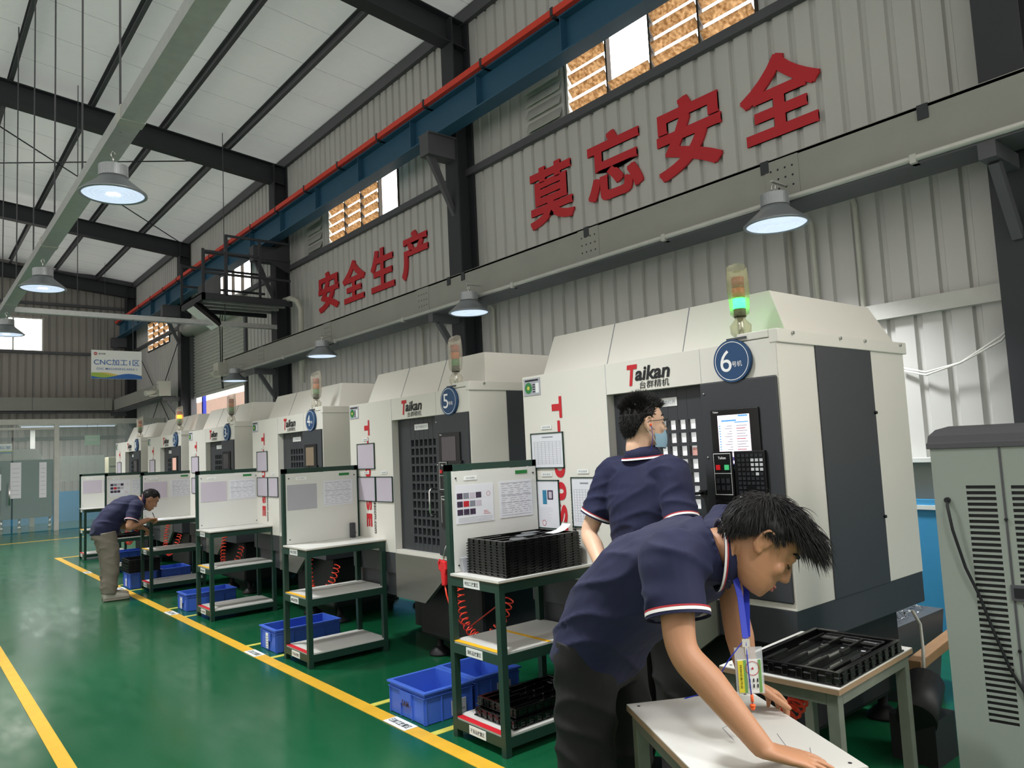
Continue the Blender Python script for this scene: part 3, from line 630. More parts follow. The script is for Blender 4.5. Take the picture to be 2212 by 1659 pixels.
q = MB(); q.box(0, .12, 0, .12, 0, 2.9, 'galv_pale'); tag(q.build('lab_post', loc=(2.95, 25.2, 0)), 'pale steel post standing in the room behind the glass', 'post')
t = thing('batten_lamp', 'fluorescent batten lamp in the room behind the glass partition', 'lamp', (2.6, 24.4, 2.78)); q = MB(); q.box(0, 2.4, -.05, .05, 0, .05, 'label_white'); q.build('housing', t)
q = MB(); q.cyl((.04, 0, -.02), (2.36, 0, -.02), .015, 'lamp_lens', n=12); q.build('tube', t)
for x in (.3, 2.1): q = MB(); q.cyl((x, 0, .05), (x, 0, 4.9), .005, 'steel_dark2', n=5); q.build('cord', t)
ld = bpy.data.lights.new('tube_light', 'AREA'); ld.shape = 'RECTANGLE'; ld.size = 2.3; ld.size_y = .06; ld.energy = 70; lo = bpy.data.objects.new('tube_light', ld); COL.objects.link(lo); lo.parent = t; lo.location = (1.2, 0, -.04)
# the neighbouring building seen through the shutter opening
t = thing('neighbour_building', 'sunlit pinkish building with a canopy outside the open shutter', 'building', (13.5, 30, 0))
q = MB(); q.box(0, 6, 0, 22, 0, 3.4, 'brick_pale'); q.build('wall', t)
q = MB(); q.box(-2.2, 0, -1, 20, 3.4, 4.5, 'canopy_pink'); q.prism([(-2.2, -1, 4.5), (0, -1, 4.5), (0, -1, 5.1)], (0, 21, 0), 'brick_pale'); q.build('canopy', t)
for y in (2, 8, 14):
    q = MB(); q.box(-2, -1.7, y, y+.3, 0, 3.4, 'canopy_pink'); q.build('pillar', t)
q = MB(); q.box(-.02, 0, 4, 5.5, 1, 2.6, 'window_dark'); q.build('window', t)
# printed stickers on the yellow floor line
for y, l in ((3.82, 'nearest, by the two blue crates'), (6.04, 'second along, by the crate of the second bench'), (8.35, 'third along'), (12.72, 'farthest, near the corner of the line'), (10.6, 'fourth along, by the writing man\'s feet')):
    q = MB(); q.box(-.045, .045, -.115, .115, 0, .002, 'label_white'); q.text('已加工放置区', (0, 0, .003), (0, -1, 0), (1, 0, 0), .2, .045, 'ink', off=.01)
    tag(q.build('floor_sticker', loc=(2.217, y, .003)), 'white floor sticker on the yellow line, '+l, 'sticker')
# ================================================================ machining centres
FR = ((0, -1, 0), (0, 0, 1))                     # right and up on a front that faces -x
GX, GY = [.52+.061*i for i in range(6)], [.865+.0655*j for j in range(12)]
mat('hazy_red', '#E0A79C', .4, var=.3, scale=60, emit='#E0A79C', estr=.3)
def machine(parent):
    t = parent
    q = MB()                                         # white shell
    q.box(0, 1.25, 1.03, 1.73, .757, 1.94, 'machine_white'); q.box(0, 1.25, 0, 1.03, 1.772, 1.94, 'machine_white')
    q.box(.11, 1.25, 0, 1.03, .757, 1.772, 'machine_white'); q.box(0, .11, 0, 1.03, .757, .785, 'machine_white'); q.box(0, .11, 0, .012, .785, 1.772, 'machine_white')
    q.box(0, 1.25, -.003, -.0005, .757, 1.94, 'machine_white')
    q.build('body', t, bevel=.002)
    q = MB(); q.box(-.0012, 0, 1.0285, 1.031, .757, 1.94, 'ink_pale'); q.box(-.0012, 0, .405, .4065, 1.772, 1.94, 'ink_pale'); q.build('panel_seam', t)
    q = MB(); q.box(-.004, 1.275, -.014, .03, 1.916, 1.978, 'machine_white'); q.box(-.004, .03, .0301, .19, 1.943, 1.978, 'machine_white'); r = q.build('roof_trim', t, bevel=.004)
    for x in (.12, .55, .8, 1.2):
        b = MB(); b.cyl((x, -.014, 1.962), (x, -.022, 1.962), .008, 'chrome', n=10); b.build('bolt', r)
    q = MB()                                         # sloped hood
    B = [(.17, .03, 1.94), (1.3, .03, 1.94), (1.3, 1.735, 1.94), (.17, 1.735, 1.94)]; T = [(.29, .185, 2.213), (1.3, .185, 2.213), (1.3, 1.735, 2.213), (.29, 1.735, 2.213)]
    q.hexa(B+T, 'machine_white'); h = q.build('hood', t, bevel=.004)
    for y in (.66, 1.2): q = MB(); q.bar((.166+.008, y-.02, 1.95), (.287, y, 2.212), .004, .003, 'ink_grey', (1, 0, -.4)); q.build('hood_seam', h)
    q = MB(); q.box(.32, .865, -.009, -.003, .757, 1.918, 'machine_dark'); s = q.build('side_panel', t, bevel=.002)
    q = MB(); q.cyl((.855, -.006, 1.08), (.855, -.02, 1.08), .008, 'black_plastic', n=10); q.cyl((.855, -.006, 1.6), (.855, -.02, 1.6), .008, 'black_plastic', n=10); q.build('knob', s)
    q = MB(); q.box(0, 1.25, 0, 1.73, .6, .757, 'machine_dark'); q.build('base', t, bevel=.004)
    # sliding door with a grid of small windows
    q = MB(); x0, x1 = .055, .075; c = .022
    ys = [.408]+[v for g in GX for v in (g-c, g+c)]+[1.028]; zs = [.787]+[v for g in GY for v in (g-c-.002, g+c+.002)]+[1.77]
    for i in range(0, len(ys), 2): q.box(x0, x1, ys[i], ys[i+1], zs[0], zs[-1], 'machine_dark')
    for i in range(1, len(ys)-1, 2):
        for j in range(0, len(zs), 2): q.box(x0+.001, x1, ys[i], ys[i+1], zs[j], zs[j+1], 'machine_dark')
    dr = q.build('door', t)
    q = MB(); q.box(x0-.003, x0, .60, .785, 1.682, 1.726, 'label_white'); q.text('加工时请勿打开', (x0-.004, .69, 1.704), *FR, .16, .021, 'ink_grey'); q.build('door_label', dr)
    q = MB(); y, xh = .475, -.035; q.tube([(x0, y, 1.07), (xh+.012, y, 1.07), (xh, y, 1.085), (xh, y, 1.235), (xh+.012, y, 1.25), (x0, y, 1.25)], .0085, 'chrome', 10); q.box(x0-.012, x0, y-.02, y+.02, 1.24, 1.262, 'black_plastic'); q.box(x0-.012, x0, y-.02, y+.02, 1.058, 1.08, 'black_plastic'); q.build('door_handle', dr)
    # operator panel
    q = MB(); q.box(-.015, .11, .006, .406, .79, 1.77, 'machine_dark'); p = q.build('operator_panel', t, bevel=.004)
    q = MB(); q.box(-.026, -.015, .095, .35, 1.355, 1.64, 'black_plastic'); m = q.build('monitor', t, bevel=.004)
    q = MB()
    for i in range(10): q.box(-.0275, -.026, .135+i*.019, .147+i*.019, 1.366, 1.373, 'key_dark')
    q.text('Taikan', (-.0275, .32, 1.628), *FR, .03, .008, 'label_white', off=.02); q.build('soft_key', m)
    q = MB(); q.box(-.034, -.015, .075, .232, 1.225, 1.45-.004, 'black_plastic'); k = q.build('keyboard', t, bevel=.003)
    for r in range(10):
        for c2 in range(6):
            if r in (7, 8) and c2 in (2, 3): continue
            mm = 'key_light' if (1 <= r <= 3 and c2 < 3) or (r == 4 and c2 == 1) or (r == 9 and c2 == 5) else ('key_teal' if (r == 9 and c2 == 0) else 'key_dark')
            q = MB(); y = .093+c2*.0225; z = 1.425-r*.0205; q.box(-.037, -.034, y-.0075, y+.0075, z-.0065, z+.0065, mm); q.build('key', k)
    q = MB(); q.box(-.034, -.015, .242, .35, 1.225, 1.446, 'black_plastic'); w = q.build('switch_panel', t, bevel=.003)
    q = MB()
    for a, b, c2, d in ((.25, .342, 1.435, 1.438), (.25, .342, 1.345, 1.347), (.25, .342, 1.248, 1.251)): q.box(-.0352, -.034, a, b, c2, d, 'label_white')
    for y in (.25, .341): q.box(-.0352, -.034, y, y+.0015, 1.248, 1.438, 'label_white')
    q.text('Taikan', (-.0355, .296, 1.417), *FR, .042, .012, 'label_white', off=.02); q.build('panel_print', w)
    for y, mm in ((.318, 'gun_red'), (.272, 'key_green')):
        q = MB(); q.box(-.039, -.034, y-.011, y+.011, 1.362, 1.385, mm); q.build('button', w)
    for r in range(2):
        for c2 in range(3):
            q = MB(); y = .27+c2*.027; z = 1.312-r*.032; q.box(-.037, -.034, y-.009, y+.009, z-.011, z+.011, 'key_dark'); q.build('button', w)
    q = MB(); q.box(-.03, -.015, .075, .35, .99, 1.215, 'black_plastic'); w = q.build('lower_panel', t, bevel=.003)
    q = MB(); q.box(-.0312, -.03, .088, .338, 1.2, 1.203, 'label_white'); q.box(-.0312, -.03, .336, .338, 1.02, 1.203, 'label_white'); q.text('Taikan', (-.0315, .31, 1.182), *FR, .042, .012, 'label_white', off=.02)
    for i in range(4): q.box(-.0312, -.03, .27-i*.022, .286-i*.022, 1.176, 1.188, 'ink_grey')
    q.build('panel_print', w)
    q = MB(); q.box(-.032, -.03, .27, .3, 1.142, 1.162, 'key_dark'); q.text('21', (-.0325, .285, 1.152), *FR, .02, .014, 'led_red', off=.02); q.box(-.032, -.03, .235, .265, 1.142, 1.162, 'key_dark'); q.text('21', (-.0325, .25, 1.152), *FR, .02, .014, 'led_red', off=.02); q.build('digit_display', w)
    for z in (1.72, 1.42):
        q = MB(); q.ell((-.016, .385, z), .006, 'chrome'); q.build('screw', p)
    # steel apron, skirt, frame, feet
    q = MB(); q.prism([(-.012, .40, .757), (-.012, 1.02, .757), (-.012, 1.02, .432), (-.012, .62, .432), (-.012, .40, .6)], (.03, 0, 0), 'apron_steel'); q.build('apron', t)
    q = MB(); q.prism([(.02, 1.02, .6), (.02, 1.73, .6), (.02, 1.73, .5), (.02, 1.6, .43), (.02, 1.02, .43)], (.3, 0, 0), 'machine_dark'); q.build('skirt', t)
    q = MB(); q.box(.12, 1.2, .12, .92, .14, .6, 'machine_black'); q.box(.5, 1.2, .92, 1.65, .3, .6, 'machine_black'); q.build('frame', t, bevel=.03)
    q = MB(); q.box(.55, 1.2, .98, 1.68, .03, .3, 'machine_black'); q.build('chip_tank', t)
    for x in (.22, 1.1):
        for y in (.2, .8):
            q = MB(); q.lathe([(.085, 0), (.085, .015), (.035, .06), (.025, .065), (.025, .15)], 'machine_black', (x, y, 0), 16, cap=True); q.build('leveling_foot', t)
    # lettering
    q = MB(); q.text('T', (-.003, .836, 1.859), *FR, .072, .11, 'red_paint', shear=.2, off=.04); q.text('aikan', (-.003, .703, 1.863), *FR, .23, .074, 'ink', shear=.2, off=.028); q.build('brand_lettering', t)
    q = MB(); q.text('台群精机', (-.003, .693, 1.803), *FR, .19, .038, 'ink', shear=.1, off=.003); q.build('maker_lettering', t)
    dn = ((0, 0, -1), (0, -1, 0))
    q = MB(); q.text('T', (-.003, 1.43, 1.735), *dn, .125, .085, 'red_paint', off=.06); q.text('-', (-.003, 1.42, 1.625), *dn, .065, .022, 'red_paint', off=.01)
    for ch, z in (('5', 1.515), ('0', 1.38), ('0', 1.25), ('S', 1.12), ('E', .99)): q.text(ch, (-.003, 1.43, z), *dn, .105, .088, 'red_paint', off=.05)
    q.build('model_lettering', t)
    q = MB(); q.text('www.szccm.com', (-.003, 1.335, 1.08), *dn, .38, .03, 'ink', off=.012); q.build('web_lettering', t)
    q = MB(); q.box(-.004, 0, 1.565, 1.715, 1.822, 1.926, 'ink_pale'); q.disc((-.005, 1.67, 1.868), *FR, .034, 'tower_green', 20); q.disc((-.006, 1.67, 1.868), *FR, .012, 'line_pale', 12); q.box(-.005, -.004, 1.575, 1.605, 1.835, 1.895, 'label_white')
    for i in range(4): q.box(-.005, -.004, 1.61, 1.632, 1.84+i*.014, 1.847+i*.014, 'ink')
    q.box(-.005, -.004, 1.58, 1.7, 1.908, 1.918, 'ink'); q.build('rating_sticker', t)
def signal_tower(t, lit, bag):
    x, y = .035, .19
    q = MB(); q.box(x-.05, x+.05, y-.05, y+.05, 1.955, 1.963, 'machine_grey'); q.cyl((x, y, 1.963), (x, y, 2.06), .014, 'chrome', n=12); q.cyl((x, y, 2.06), (x, y, 2.1), .028, 'black_plastic', n=20); w = q.build('signal_tower', t)
    for i, (n, c) in enumerate((('green', 'tower_green'), ('orange', 'tower_orange'), ('red', 'tower_red'))):
        q = MB(); z = 2.1+i*.05; q.cyl((x, y, z), (x, y, z+.047), .028, c+('_on' if lit == n else ''), n=20); o = q.build('lamp_segment', w); o['label'] = n+(' lit' if lit == n else '')+' lamp segment'
    q = MB(); prof = [(.03, 1.97), (.045, 1.985), (.046, 2.02), (.022, 2.052), (.024, 2.06), (.04, 2.075), (.046, 2.12), (.048, 2.2), (.046, 2.27), (.043, 2.29)]; r2 = random.Random(3)
    n = 24; q.loft([[V((x, y, z))+V((cos(2*pi*j/n), sin(2*pi*j/n), 0))*r*r2.uniform(.9, 1.1)+V((0, 0, (.03*sin(2*pi*j/n*1.0+1)+.008*r2.random()) if k == len(prof)-1 else 0)) for j in range(n)] for k, (r, z) in enumerate(prof)], bag, cap=False)
    q.build('film_bag', w)
MY = [1.787, 4.08, 6.336, 8.622, 10.7, 12.86]
WHERE = ['nearest the camera', 'second from the camera', 'third from the camera', 'fourth from the camera', 'fifth from the camera', 'farthest from the camera']
TOWER = ['green lamp lit', 'unlit bagged signal tower', 'unlit bagged signal tower', 'unlit bagged signal tower', 'orange lamp lit', 'unlit bagged signal tower']
mach = []
for i, y in enumerate(MY):
    num = 6-i
    lab = 'white and black machining centre with round blue badge %d, %s' % (num, TOWER[i])
    if i == 0:
        t = thing('machining_center', lab, 'machine', (2.98, y, 0), 0, 'row of machining centres'); machine(t)
    else:
        t = copy_tree(proto, skip=() if i == 1 else ('key', 'button', 'soft_key', 'digit_display', 'bolt', 'screw', 'panel_print')); t.location = (2.98, y, 0); t['label'] = lab
    if i == 0:
        proto = t
        proto_kids = list(t.children)
    mach.append(t)
for i, t in enumerate(mach):
    num = 6-i
    q = MB(); q.cyl((-.022, .215, 1.858), (-.002, .215, 1.858), .098, 'badge_blue', n=48); b = q.build('number_badge', t)
    q = MB(); q.disc((-.0232, .215, 1.858), *FR, .089, 'white_print', 48, .086); q.text(str(num), (-.0235, .245, 1.86), *FR, .06, .1, 'white_print', off=.0); q.text('号机', (-.0235, .187, 1.842), *FR, .052, .026, 'white_print', off=.003); q.build('badge_print', b)
    signal_tower(t, {0: 'green', 4: 'orange'}.get(i), 'bag_film_green' if i == 0 else 'bag_film')
    def kid(o, n): return next(c for c in o.children if c.name.split('.')[0] == n)
    m = kid(t, 'monitor'); q = MB(); q.box(-.028, -.026, .142, .31, 1.385, 1.612, {0: 'screen_lit', 2: 'screen_tan', 4: 'screen_pink'}.get(i, 'screen_off'))
    if i == 0:
        q.box(-.0285, -.028, .142, .31, 1.385, 1.42, 'screen_bar'); q.box(-.0285, -.028, .15, .2, 1.602, 1.61, 'screen_blue'); q.box(-.0285, -.028, .21, .29, 1.582, 1.59, 'screen_blue'); q.box(-.0285, -.028, .148, .22, 1.575, 1.58, 'screen_blue')
        for j in range(11):
            q.box(-.0285, -.028, .296, .304, 1.44+j*.012, 1.446+j*.012, 'screen_blue'); q.box(-.0285, -.028, .235, .275-.012*(j % 3), 1.44+j*.012, 1.443+j*.012, 'ink_pale'); q.box(-.0285, -.028, .155+.01*(j % 2), .212, 1.44+j*.012, 1.443+j*.012, 'tape_red' if j % 4 == 1 else 'ink_pale')
        for j in range(8): q.box(-.0287, -.0285, .148+j*.02, .16+j*.02, 1.39, 1.404, 'screen_lit')
    q.build('screen', m)
    d = kid(t, 'door'); q = MB()
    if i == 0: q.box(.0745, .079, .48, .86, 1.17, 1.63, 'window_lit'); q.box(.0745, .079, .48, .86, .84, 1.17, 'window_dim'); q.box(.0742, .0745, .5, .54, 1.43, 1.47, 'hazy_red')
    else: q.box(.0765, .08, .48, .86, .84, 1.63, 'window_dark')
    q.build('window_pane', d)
# ================================================================ benches, crates, trays, papers
def sheet_print(q, x0, x1, z0, z1, y, base, kind, rr, uu=(1, 0, 0)):
    # a posted page on a board: base sheet plus ruled lines; the page lies in the x-z plane at y, facing -y
    q.box(x0, x1, y, y+.002, z0, z1, base); W, H = x1-x0, z1-z0
    if kind == 'text':
        for i in range(15):
            z = z1-H*(.1+.055*i); a = x0+W*(.05+.02*rr.random())
            while a < x1-W*.1:
                b = a+W*rr.uniform(.06, .2); b = min(b, x1-W*.05)
                q.box(a, b, y-.0006, y, z, z+H*.014, 'ink_pale'); a = b+W*rr.uniform(.02, .14)
        for f in (.06, .4, .6, .93): q.box(x0+W*.04, x1-W*.04, y-.0006, y, z0+H*f, z0+H*f+.0015, 'ink_grey')
    if kind == 'photos':
        for r in range(3):
            for c in range(4 if r < 2 else 3):
                a = x0+W*(.03+.165*c); z = z1-H*(.36+.21*r); q.box(a, a+W*.145, y-.0008, y, z, z+H*.15, ('photo_dark', 'photo_dark', 'ink_grey', 'photo_dark', 'paper_mauve')[(r*3+c*2) % 5] if r*4+c != 5 else 'ink_red')
        q.disc((x0+W*.86, y-.001, z1-H*.27), (1, 0, 0), (0, 0, 1), W*.05, 'ink_red', 20, W*.044)
        for i in range(3): q.box(x0+W*.72, x0+W*(.9-.04*i), y-.0008, y, z0+H*(.2+.04*i), z0+H*(.2+.04*i)+.002, 'ink_red')
        for i in range(4): q.box(x0+W*.05, x0+W*.95, y-.0008, y, z0+H*(.04+.035*i), z0+H*(.04+.035*i)+.001, 'ink_pale')
    if kind == 'table':
        for i in range(13): q.box(x0+W*.08, x0+W*.92, y-.0006, y, z0+H*(.1+.055*i), z0+H*(.1+.055*i)+.001, 'ink_grey')
        for i in range(8): q.box(x0+W*(.08+.12*i), x0+W*(.08+.12*i)+.001, y-.0006, y, z0+H*.1, z0+H*.76, 'ink_grey')
        q.box(x0+W*.35, x0+W*.7, y-.0006, y, z0+H*.88, z0+H*.91, 'ink_grey')
    if kind == 'parts':
        q.box(x0+W*.28, x0+W*.46, y-.0008, y, z0+H*.5, z0+H*.8, 'photo_blue'); q.box(x0+W*.5, x0+W*.75, y-.0008, y, z0+H*.6, z0+H*.8, 'photo_dark'); q.box(x0+W*.56, x0+W*.7, y-.001, y, z0+H*.63, z0+H*.77, 'paper_mauve')
        for i in range(9): q.box(x0+W*.12, x0+W*rr.uniform(.5, .9), y-.0006, y, z0+H*(.14+.035*i), z0+H*(.14+.035*i)+.001, 'ink_pale')
        q.disc((x0+W*.3, y-.001, z0+H*.1), (1, 0, 0), (0, 0, 1), W*.09, 'ink_red', 16, W*.075)
def bench(y, x, label, sheets, tape2=False, board=True):
    t = thing('inspection_bench', label, 'bench', (x, y, 0), 0, 'dark green benches with white backboards in front of the machines')
    rr = random.Random(int(y*100)); w, d, s = .65, .45, .036
    for a, b, h in ((0, 0, .84), (w-s, 0, .84), (0, d-s, 1.435), (w-s, d-s, 1.435)):
        q = MB(); q.box(a, a+s, b, b+s, 0, h, 'rack_green'); q.build('post', t)
    q = MB(); q.box(0, w, d-s, d, 1.40, 1.436, 'rack_green'); q.build('top_bar', t)
    for z, m, e in ((.84, 'shelf_white', 0), (.488, 'shelf_white', .004), (.094, 'shelf_white', .004)):
        q = MB()
        for (a0, a1, b0, b1) in ((s, w-s, 0, .022), (s, w-s, d-.022, d), (0, .022, s, d-s), (w-.022, w, s, d-s)): q.box(a0, a1, b0, b1, z-.05, z, 'rack_green')
        q.build('shelf_rail', t)
        q = MB()
        if z > .8: q.box(-.006, w+.005, -.006, d-s, z+.0, z+.003, 'wood_edge'); q.box(-.006, w+.005, -.006, d-s, z+.003, z+.0135, m)
        else: q.box(.005, w-.005, s*.2, d-s*.2, z, z+.01, m)
        q.build('table_top' if z > .8 else 'shelf', t)
    q = MB(); q.box(.002, .034, s, d-s, .4985, .5, 'tape_yellow'); q.build('tape_strip', t)
    if tape2: q = MB(); q.box(.31, .335, .006, d-s, .4985, .4996, 'tape_yellow'); q.build('tape_strip', t)
    q = MB(); q.box(.002, .04, s, d-s, .1045, .106, 'tape_red'); q.build('tape_strip', t)
    for z, tx in ((.815, '待加工放置区'), (.463, '调机品放置区'), (.069, '不良品放置区')):
        q = MB(); q.box(-.0025, 0, .16, .3, z-.022, z+.022, 'label_white'); q.text(tx, (-.003, .23, z), (0, -1, 0), (0, 0, 1), .12, .022, 'ink', off=.01); q.build('shelf_label', t)
    q = MB(); q.box(s*.6, w-s*.6, d-s-.012, d-s-.004, .856, 1.398, 'board_white'); bo = q.build('backboard', t)
    yb = d-s-.0145
    for (x0, x1, z0, z1, base, kind) in sheets:
        q = MB(); sheet_print(q, x0, x1, z0, z1, yb, base, kind, rr); q.build('posted_sheet', bo)
    q = MB(); q.box(.1, .19, yb, yb+.002, 1.345, 1.368, 'label_white'); q.text('SOP 放置区', (.145, yb-.0006, 1.3565), (1, 0, 0), (0, 0, 1), .06, .01, 'ink_grey'); q.build('board_label', bo)
    q = MB(); q.box(.47, .56, yb, yb+.002, 1.36, 1.38, 'tower_green'); q.build('board_label', bo)
    for a in (.045, w-.045):
        for z in (.89, 1.36):
            q = MB(); q.cyl((a, yb+.0025, z), (a, yb-.002, z), .005, 'steel_dark', n=8); q.build('screw', bo)
    return t
G, PA, MU = 'paper_grey', 'paper', 'paper_mauve'
B6 = bench(3.008, 2.33, 'green bench with a stack of black trays on top, nearest of the benches', [(.04, .30, 1.11, 1.32, PA, 'photos'), (.345, .59, 1.115, 1.325, PA, 'text')], tape2=True)
B5 = bench(5.262, 2.325, 'empty green bench with one grey and one printed sheet, second of the benches', [(.03, .275, 1.115, 1.31, G, ''), (.33, .585, 1.125, 1.325, PA, 'text')])
B4 = bench(7.556, 2.362, 'empty green bench with a pair of pale sheets, third of the benches', [(.04, .3, 1.12, 1.32, MU, ''), (.325, .6, 1.125, 1.325, PA, 'text')])
B3 = bench(9.908, 2.393, 'green bench where the stooping man writes', [(.03, .3, 1.11, 1.31, MU, ''), (.35, .6, 1.11, 1.325, PA, 'text')])
B2 = bench(12.2, 2.43, 'green bench half hidden behind the stooping man, photo sheet on its board', [(.06, .34, 1.09, 1.33, PA, 'photos'), (.36, .6, 1.12, 1.33, PA, 'text')])
B1 = bench(14.46, 2.472, 'farthest green bench, beyond the stooping man', [(.05, .34, 1.1, 1.32, MU, ''), (.37, .6, 1.1, 1.32, MU, '')])
q = MB(); q.box(.6, .635, .36, .402, .0, .12, 'machine_dark')
q.v = [v-V((.6, .36, 0)) for v in q.v]
tag(q.build('black_block', loc=(2.87, 5.61, .8535), bevel=.004), 'small black block standing on the second bench against its board', 'block')
# document frames on the machine fronts
def doc(i, yc, zc, w, h, kind, base, label, capt):
    t = thing('document_frame', label, 'document frame', (2.978, MY[i]+yc, zc), 0, 'document frames on the machine fronts'); rr = random.Random(i*31+int(zc*100))
    q = MB(); q.box(-.006, 0, -w/2, w/2, -h/2, h/2, 'tower_green'); q.v = [V((v.x, v.y, v.z)) for v in q.v]
    f = MB()
    for a, b, c, d in ((-w/2, w/2, -h/2, -h/2+.006), (-w/2, w/2, h/2-.006, h/2), (-w/2, -w/2+.006, -h/2, h/2), (w/2-.006, w/2, -h/2, h/2)): f.box(-.008, -.001, a, b, c, d, 'rack_green')
    f.build('frame', t)
    p = MB(); sheet_print(p, -w/2+.006, w/2-.006, -h/2+.006, h/2-.006, -.004, base, kind, rr)
    p.v = [V((v.y, -v.x, v.z)) for v in p.v]; p.build('sheet', t)
    c = MB(); c.box(-.003, 0, -.045, .045, h/2+.02, h/2+.043, 'label_white'); c.text(capt, (-.0035, 0, h/2+.0315), (0, -1, 0), (0, 0, 1), .07, .012, 'ink_grey'); c.build('caption', t)
docs = {0: [(1.528, 1.487, .285, .21, 'table', PA), (1.545, 1.172, .205, .285, 'parts', PA), (1.24, 1.19, .2, .28, 'table', PA)]}
for i in range(1, 6): docs[i] = [(1.455, 1.505, .29, .21, '', MU), (1.455, 1.24, .29, .2, '', MU), (1.17, 1.24, .26, .2, '', MU)]
for i in docs:
    for k, (a, z, w, h, kd, b) in enumerate(docs[i]):
        doc(i, a, z, w, h, kd, b, '%s framed sheet, %s, on the machine with badge %d' % (('printed table', 'photo page', 'ruled form')[k] if i == 0 else 'pale blank', ('upper one', 'lower one by the edge', 'lower one by the door')[k], 6-i), ('点检记录表', '首件报告', '作业指导')[k])
# blue plastic crates
def crate_mesh(parent, L, W, H, m):
    t = .012; q = MB(); tp = .012
    for (x0, x1, y0, y1) in ((0, L, 0, t), (0, L, W-t, W), (0, t, t, W-t), (L-t, L, t, W-t)):
        q.box(x0, x1, y0, y1, .004, H, m)
    q.box(t, L-t, t, W-t, .004, .012, m)
    q.build('shell', parent)
    q = MB(); e = .012
    for z0, z1, e in ((H-.012, H, .014), (H-.035, H-.03, .009)):
        for (x0, x1, y0, y1) in ((-e, L+e, -e, 0), (-e, L+e, W, W+e), (-e, 0, 0, W), (L, L+e, 0, W)): q.box(x0, x1, y0, y1, z0, z1, m)
    q.build('rim', parent, bevel=.002)
    n = max(3, int(L/.12)); k = max(2, int(W/.11))
    for i in range(n+1):
        for y in (-.007, W):
            q = MB(); x = .004+(L-.014)*i/n; q.box(x, x+.006, y, y+.007, .002, H-.03, m); q.build('rib', parent)
    for i in range(k+1):
        for x in (-.007, L):
            q = MB(); y = .004+(W-.014)*i/k; q.box(x, x+.007, y, y+.006, .002, H-.03, m); q.build('rib', parent)
    for x in (-.012, L+.002):
        q = MB(); q.box(x, x+.01, W/2-.06, W/2+.06, H*.45, H-.03, m); q.build('handle_panel', parent)
def crate(x, y, L, W, H, label, sticker=None, m='crate_blue', z=0, rot=0, name='plastic_crate'):
    t = thing(name, label, 'crate', (x, y, z), rot, 'blue crates by the benches' if m == 'crate_blue' else None); crate_mesh(t, L, W, H, m)
    if sticker:
        q = MB(); a, b, c, d, ax = sticker
        if ax == 'x': q.box(-.0145, -.0125, a, b, c, d, 'label_white'); [q.box(-.0155, -.0145, a+.01, b-.01, c+.01+.02*k, c+.016+.02*k, 'ink_grey') for k in range(max(1, int((d-c)/.02)-1))]
        else: q.box(a, b, -.0145, -.0085, c, d, 'paper_grey'); q.box(a+.01, b-.01, -.0155, -.0145, c+.02, c+.03, 'ink_grey')
        q.build('sticker', t)
    return t
c5 = crate(2.295, 3.68, .325, .38, .18, 'blue crate nearest the camera, by the yellow line at the nearest bench', (.17, .27, .02, .1, 'y'))
q = MB(); q.text('SAM', (-.0132, .19, .085), (0, -1, 0), (0, 0, 1), .075, .035, 'photo_dark', off=.03); q.build('crate_print', c5)
crate(2.655, 3.69, .325, .38, .18, 'blue crate behind the nearest one, under the machine with badge 5', (.15, .25, .06, .12, 'y'))
crate(2.335, 5.89, .54, .31, .18, 'long blue crate behind the second bench', (.13, .18, .02, .14, 'x'))
crate(2.35, 8.29, .5, .3, .175, 'long blue crate behind the third bench', (.12, .18, .02, .13, 'x'))
crate(2.29, 10.42, .3, .36, .2, 'blue crate carrying the black crate, behind the writing man\'s bench', (.14, .2, .03, .12, 'x'))
crate(2.66, 10.42, .34, .36, .2, 'blue crate beside the black crate, behind the writing man\'s bench')
crate(2.62, 13.2, .5, .32, .2, 'farthest blue crate, seen past the writing man\'s legs')
t = thing('folding_crate', 'black folding crate with slotted sides on top of a blue crate', 'crate', (2.27, 10.40, .2), 0)
q = MB(); L, W, H = .36, .4, .16
for (x0, x1, y0, y1) in ((0, L, 0, .012), (0, L, W-.012, W), (0, .012, .012, W-.012), (L-.012, L, .012, W-.012)): q.box(x0, x1, y0, y1, 0, H, 'black_plastic')
q.box(.012, L-.012, .012, W-.012, 0, .01, 'black_plastic'); q.build('shell', t)
q = MB()
for z in (.02, .05, .08, .13):
    q.box(-.006, 0, 0, W, z, z+.012, 'black_plastic'); q.box(0, L, -.006, 0, z, z+.012, 'black_plastic')
for k in range(7): q.box(-.008, 0, .02+k*.055, .03+k*.055, 0, H, 'black_plastic'); q.box(.02+k*.05, .03+k*.05, -.008, 0, 0, H, 'black_plastic')
q.build('lattice', t)
mat('pocket_gloss', '#1A1B1C', .1, spec=1.0, coat=1.0)
# black vacuum-formed trays
TL, TW, TH = .52, .325, .042
def tray_mesh(H=TH):
    q = MB(); m = 'black_gloss'; w = .02
    def rim(e, z0, z1, wd):
        q.box(-e, TL+e, -e, wd-e, z0, z1, m); q.box(-e, TL+e, TW+e-wd, TW+e, z0, z1, m); q.box(-e, wd-e, wd-e, TW+e-wd, z0, z1, m); q.box(TL+e-wd, TL+e, wd-e, TW+e-wd, z0, z1, m)
    rim(0, .0, H, .018); rim(.006, 0, .006, .03); rim(.003, H*.55, H*.65, .02)
    q.box(.01, TL-.01, .01, TW-.01, .006, .012, m)
    for i in range(9): q.box(.02+i*.056, .045+i*.056, -.006, 0, .006, H*.9, m); q.box(.02+i*.056, .045+i*.056, TW, TW+.006, .006, H*.9, m)
    for i in range(6): q.box(-.006, 0, .02+i*.05, .042+i*.05, .006, H*.9, m); q.box(TL, TL+.006, .02+i*.05, .042+i*.05, .006, H*.9, m)
    return q
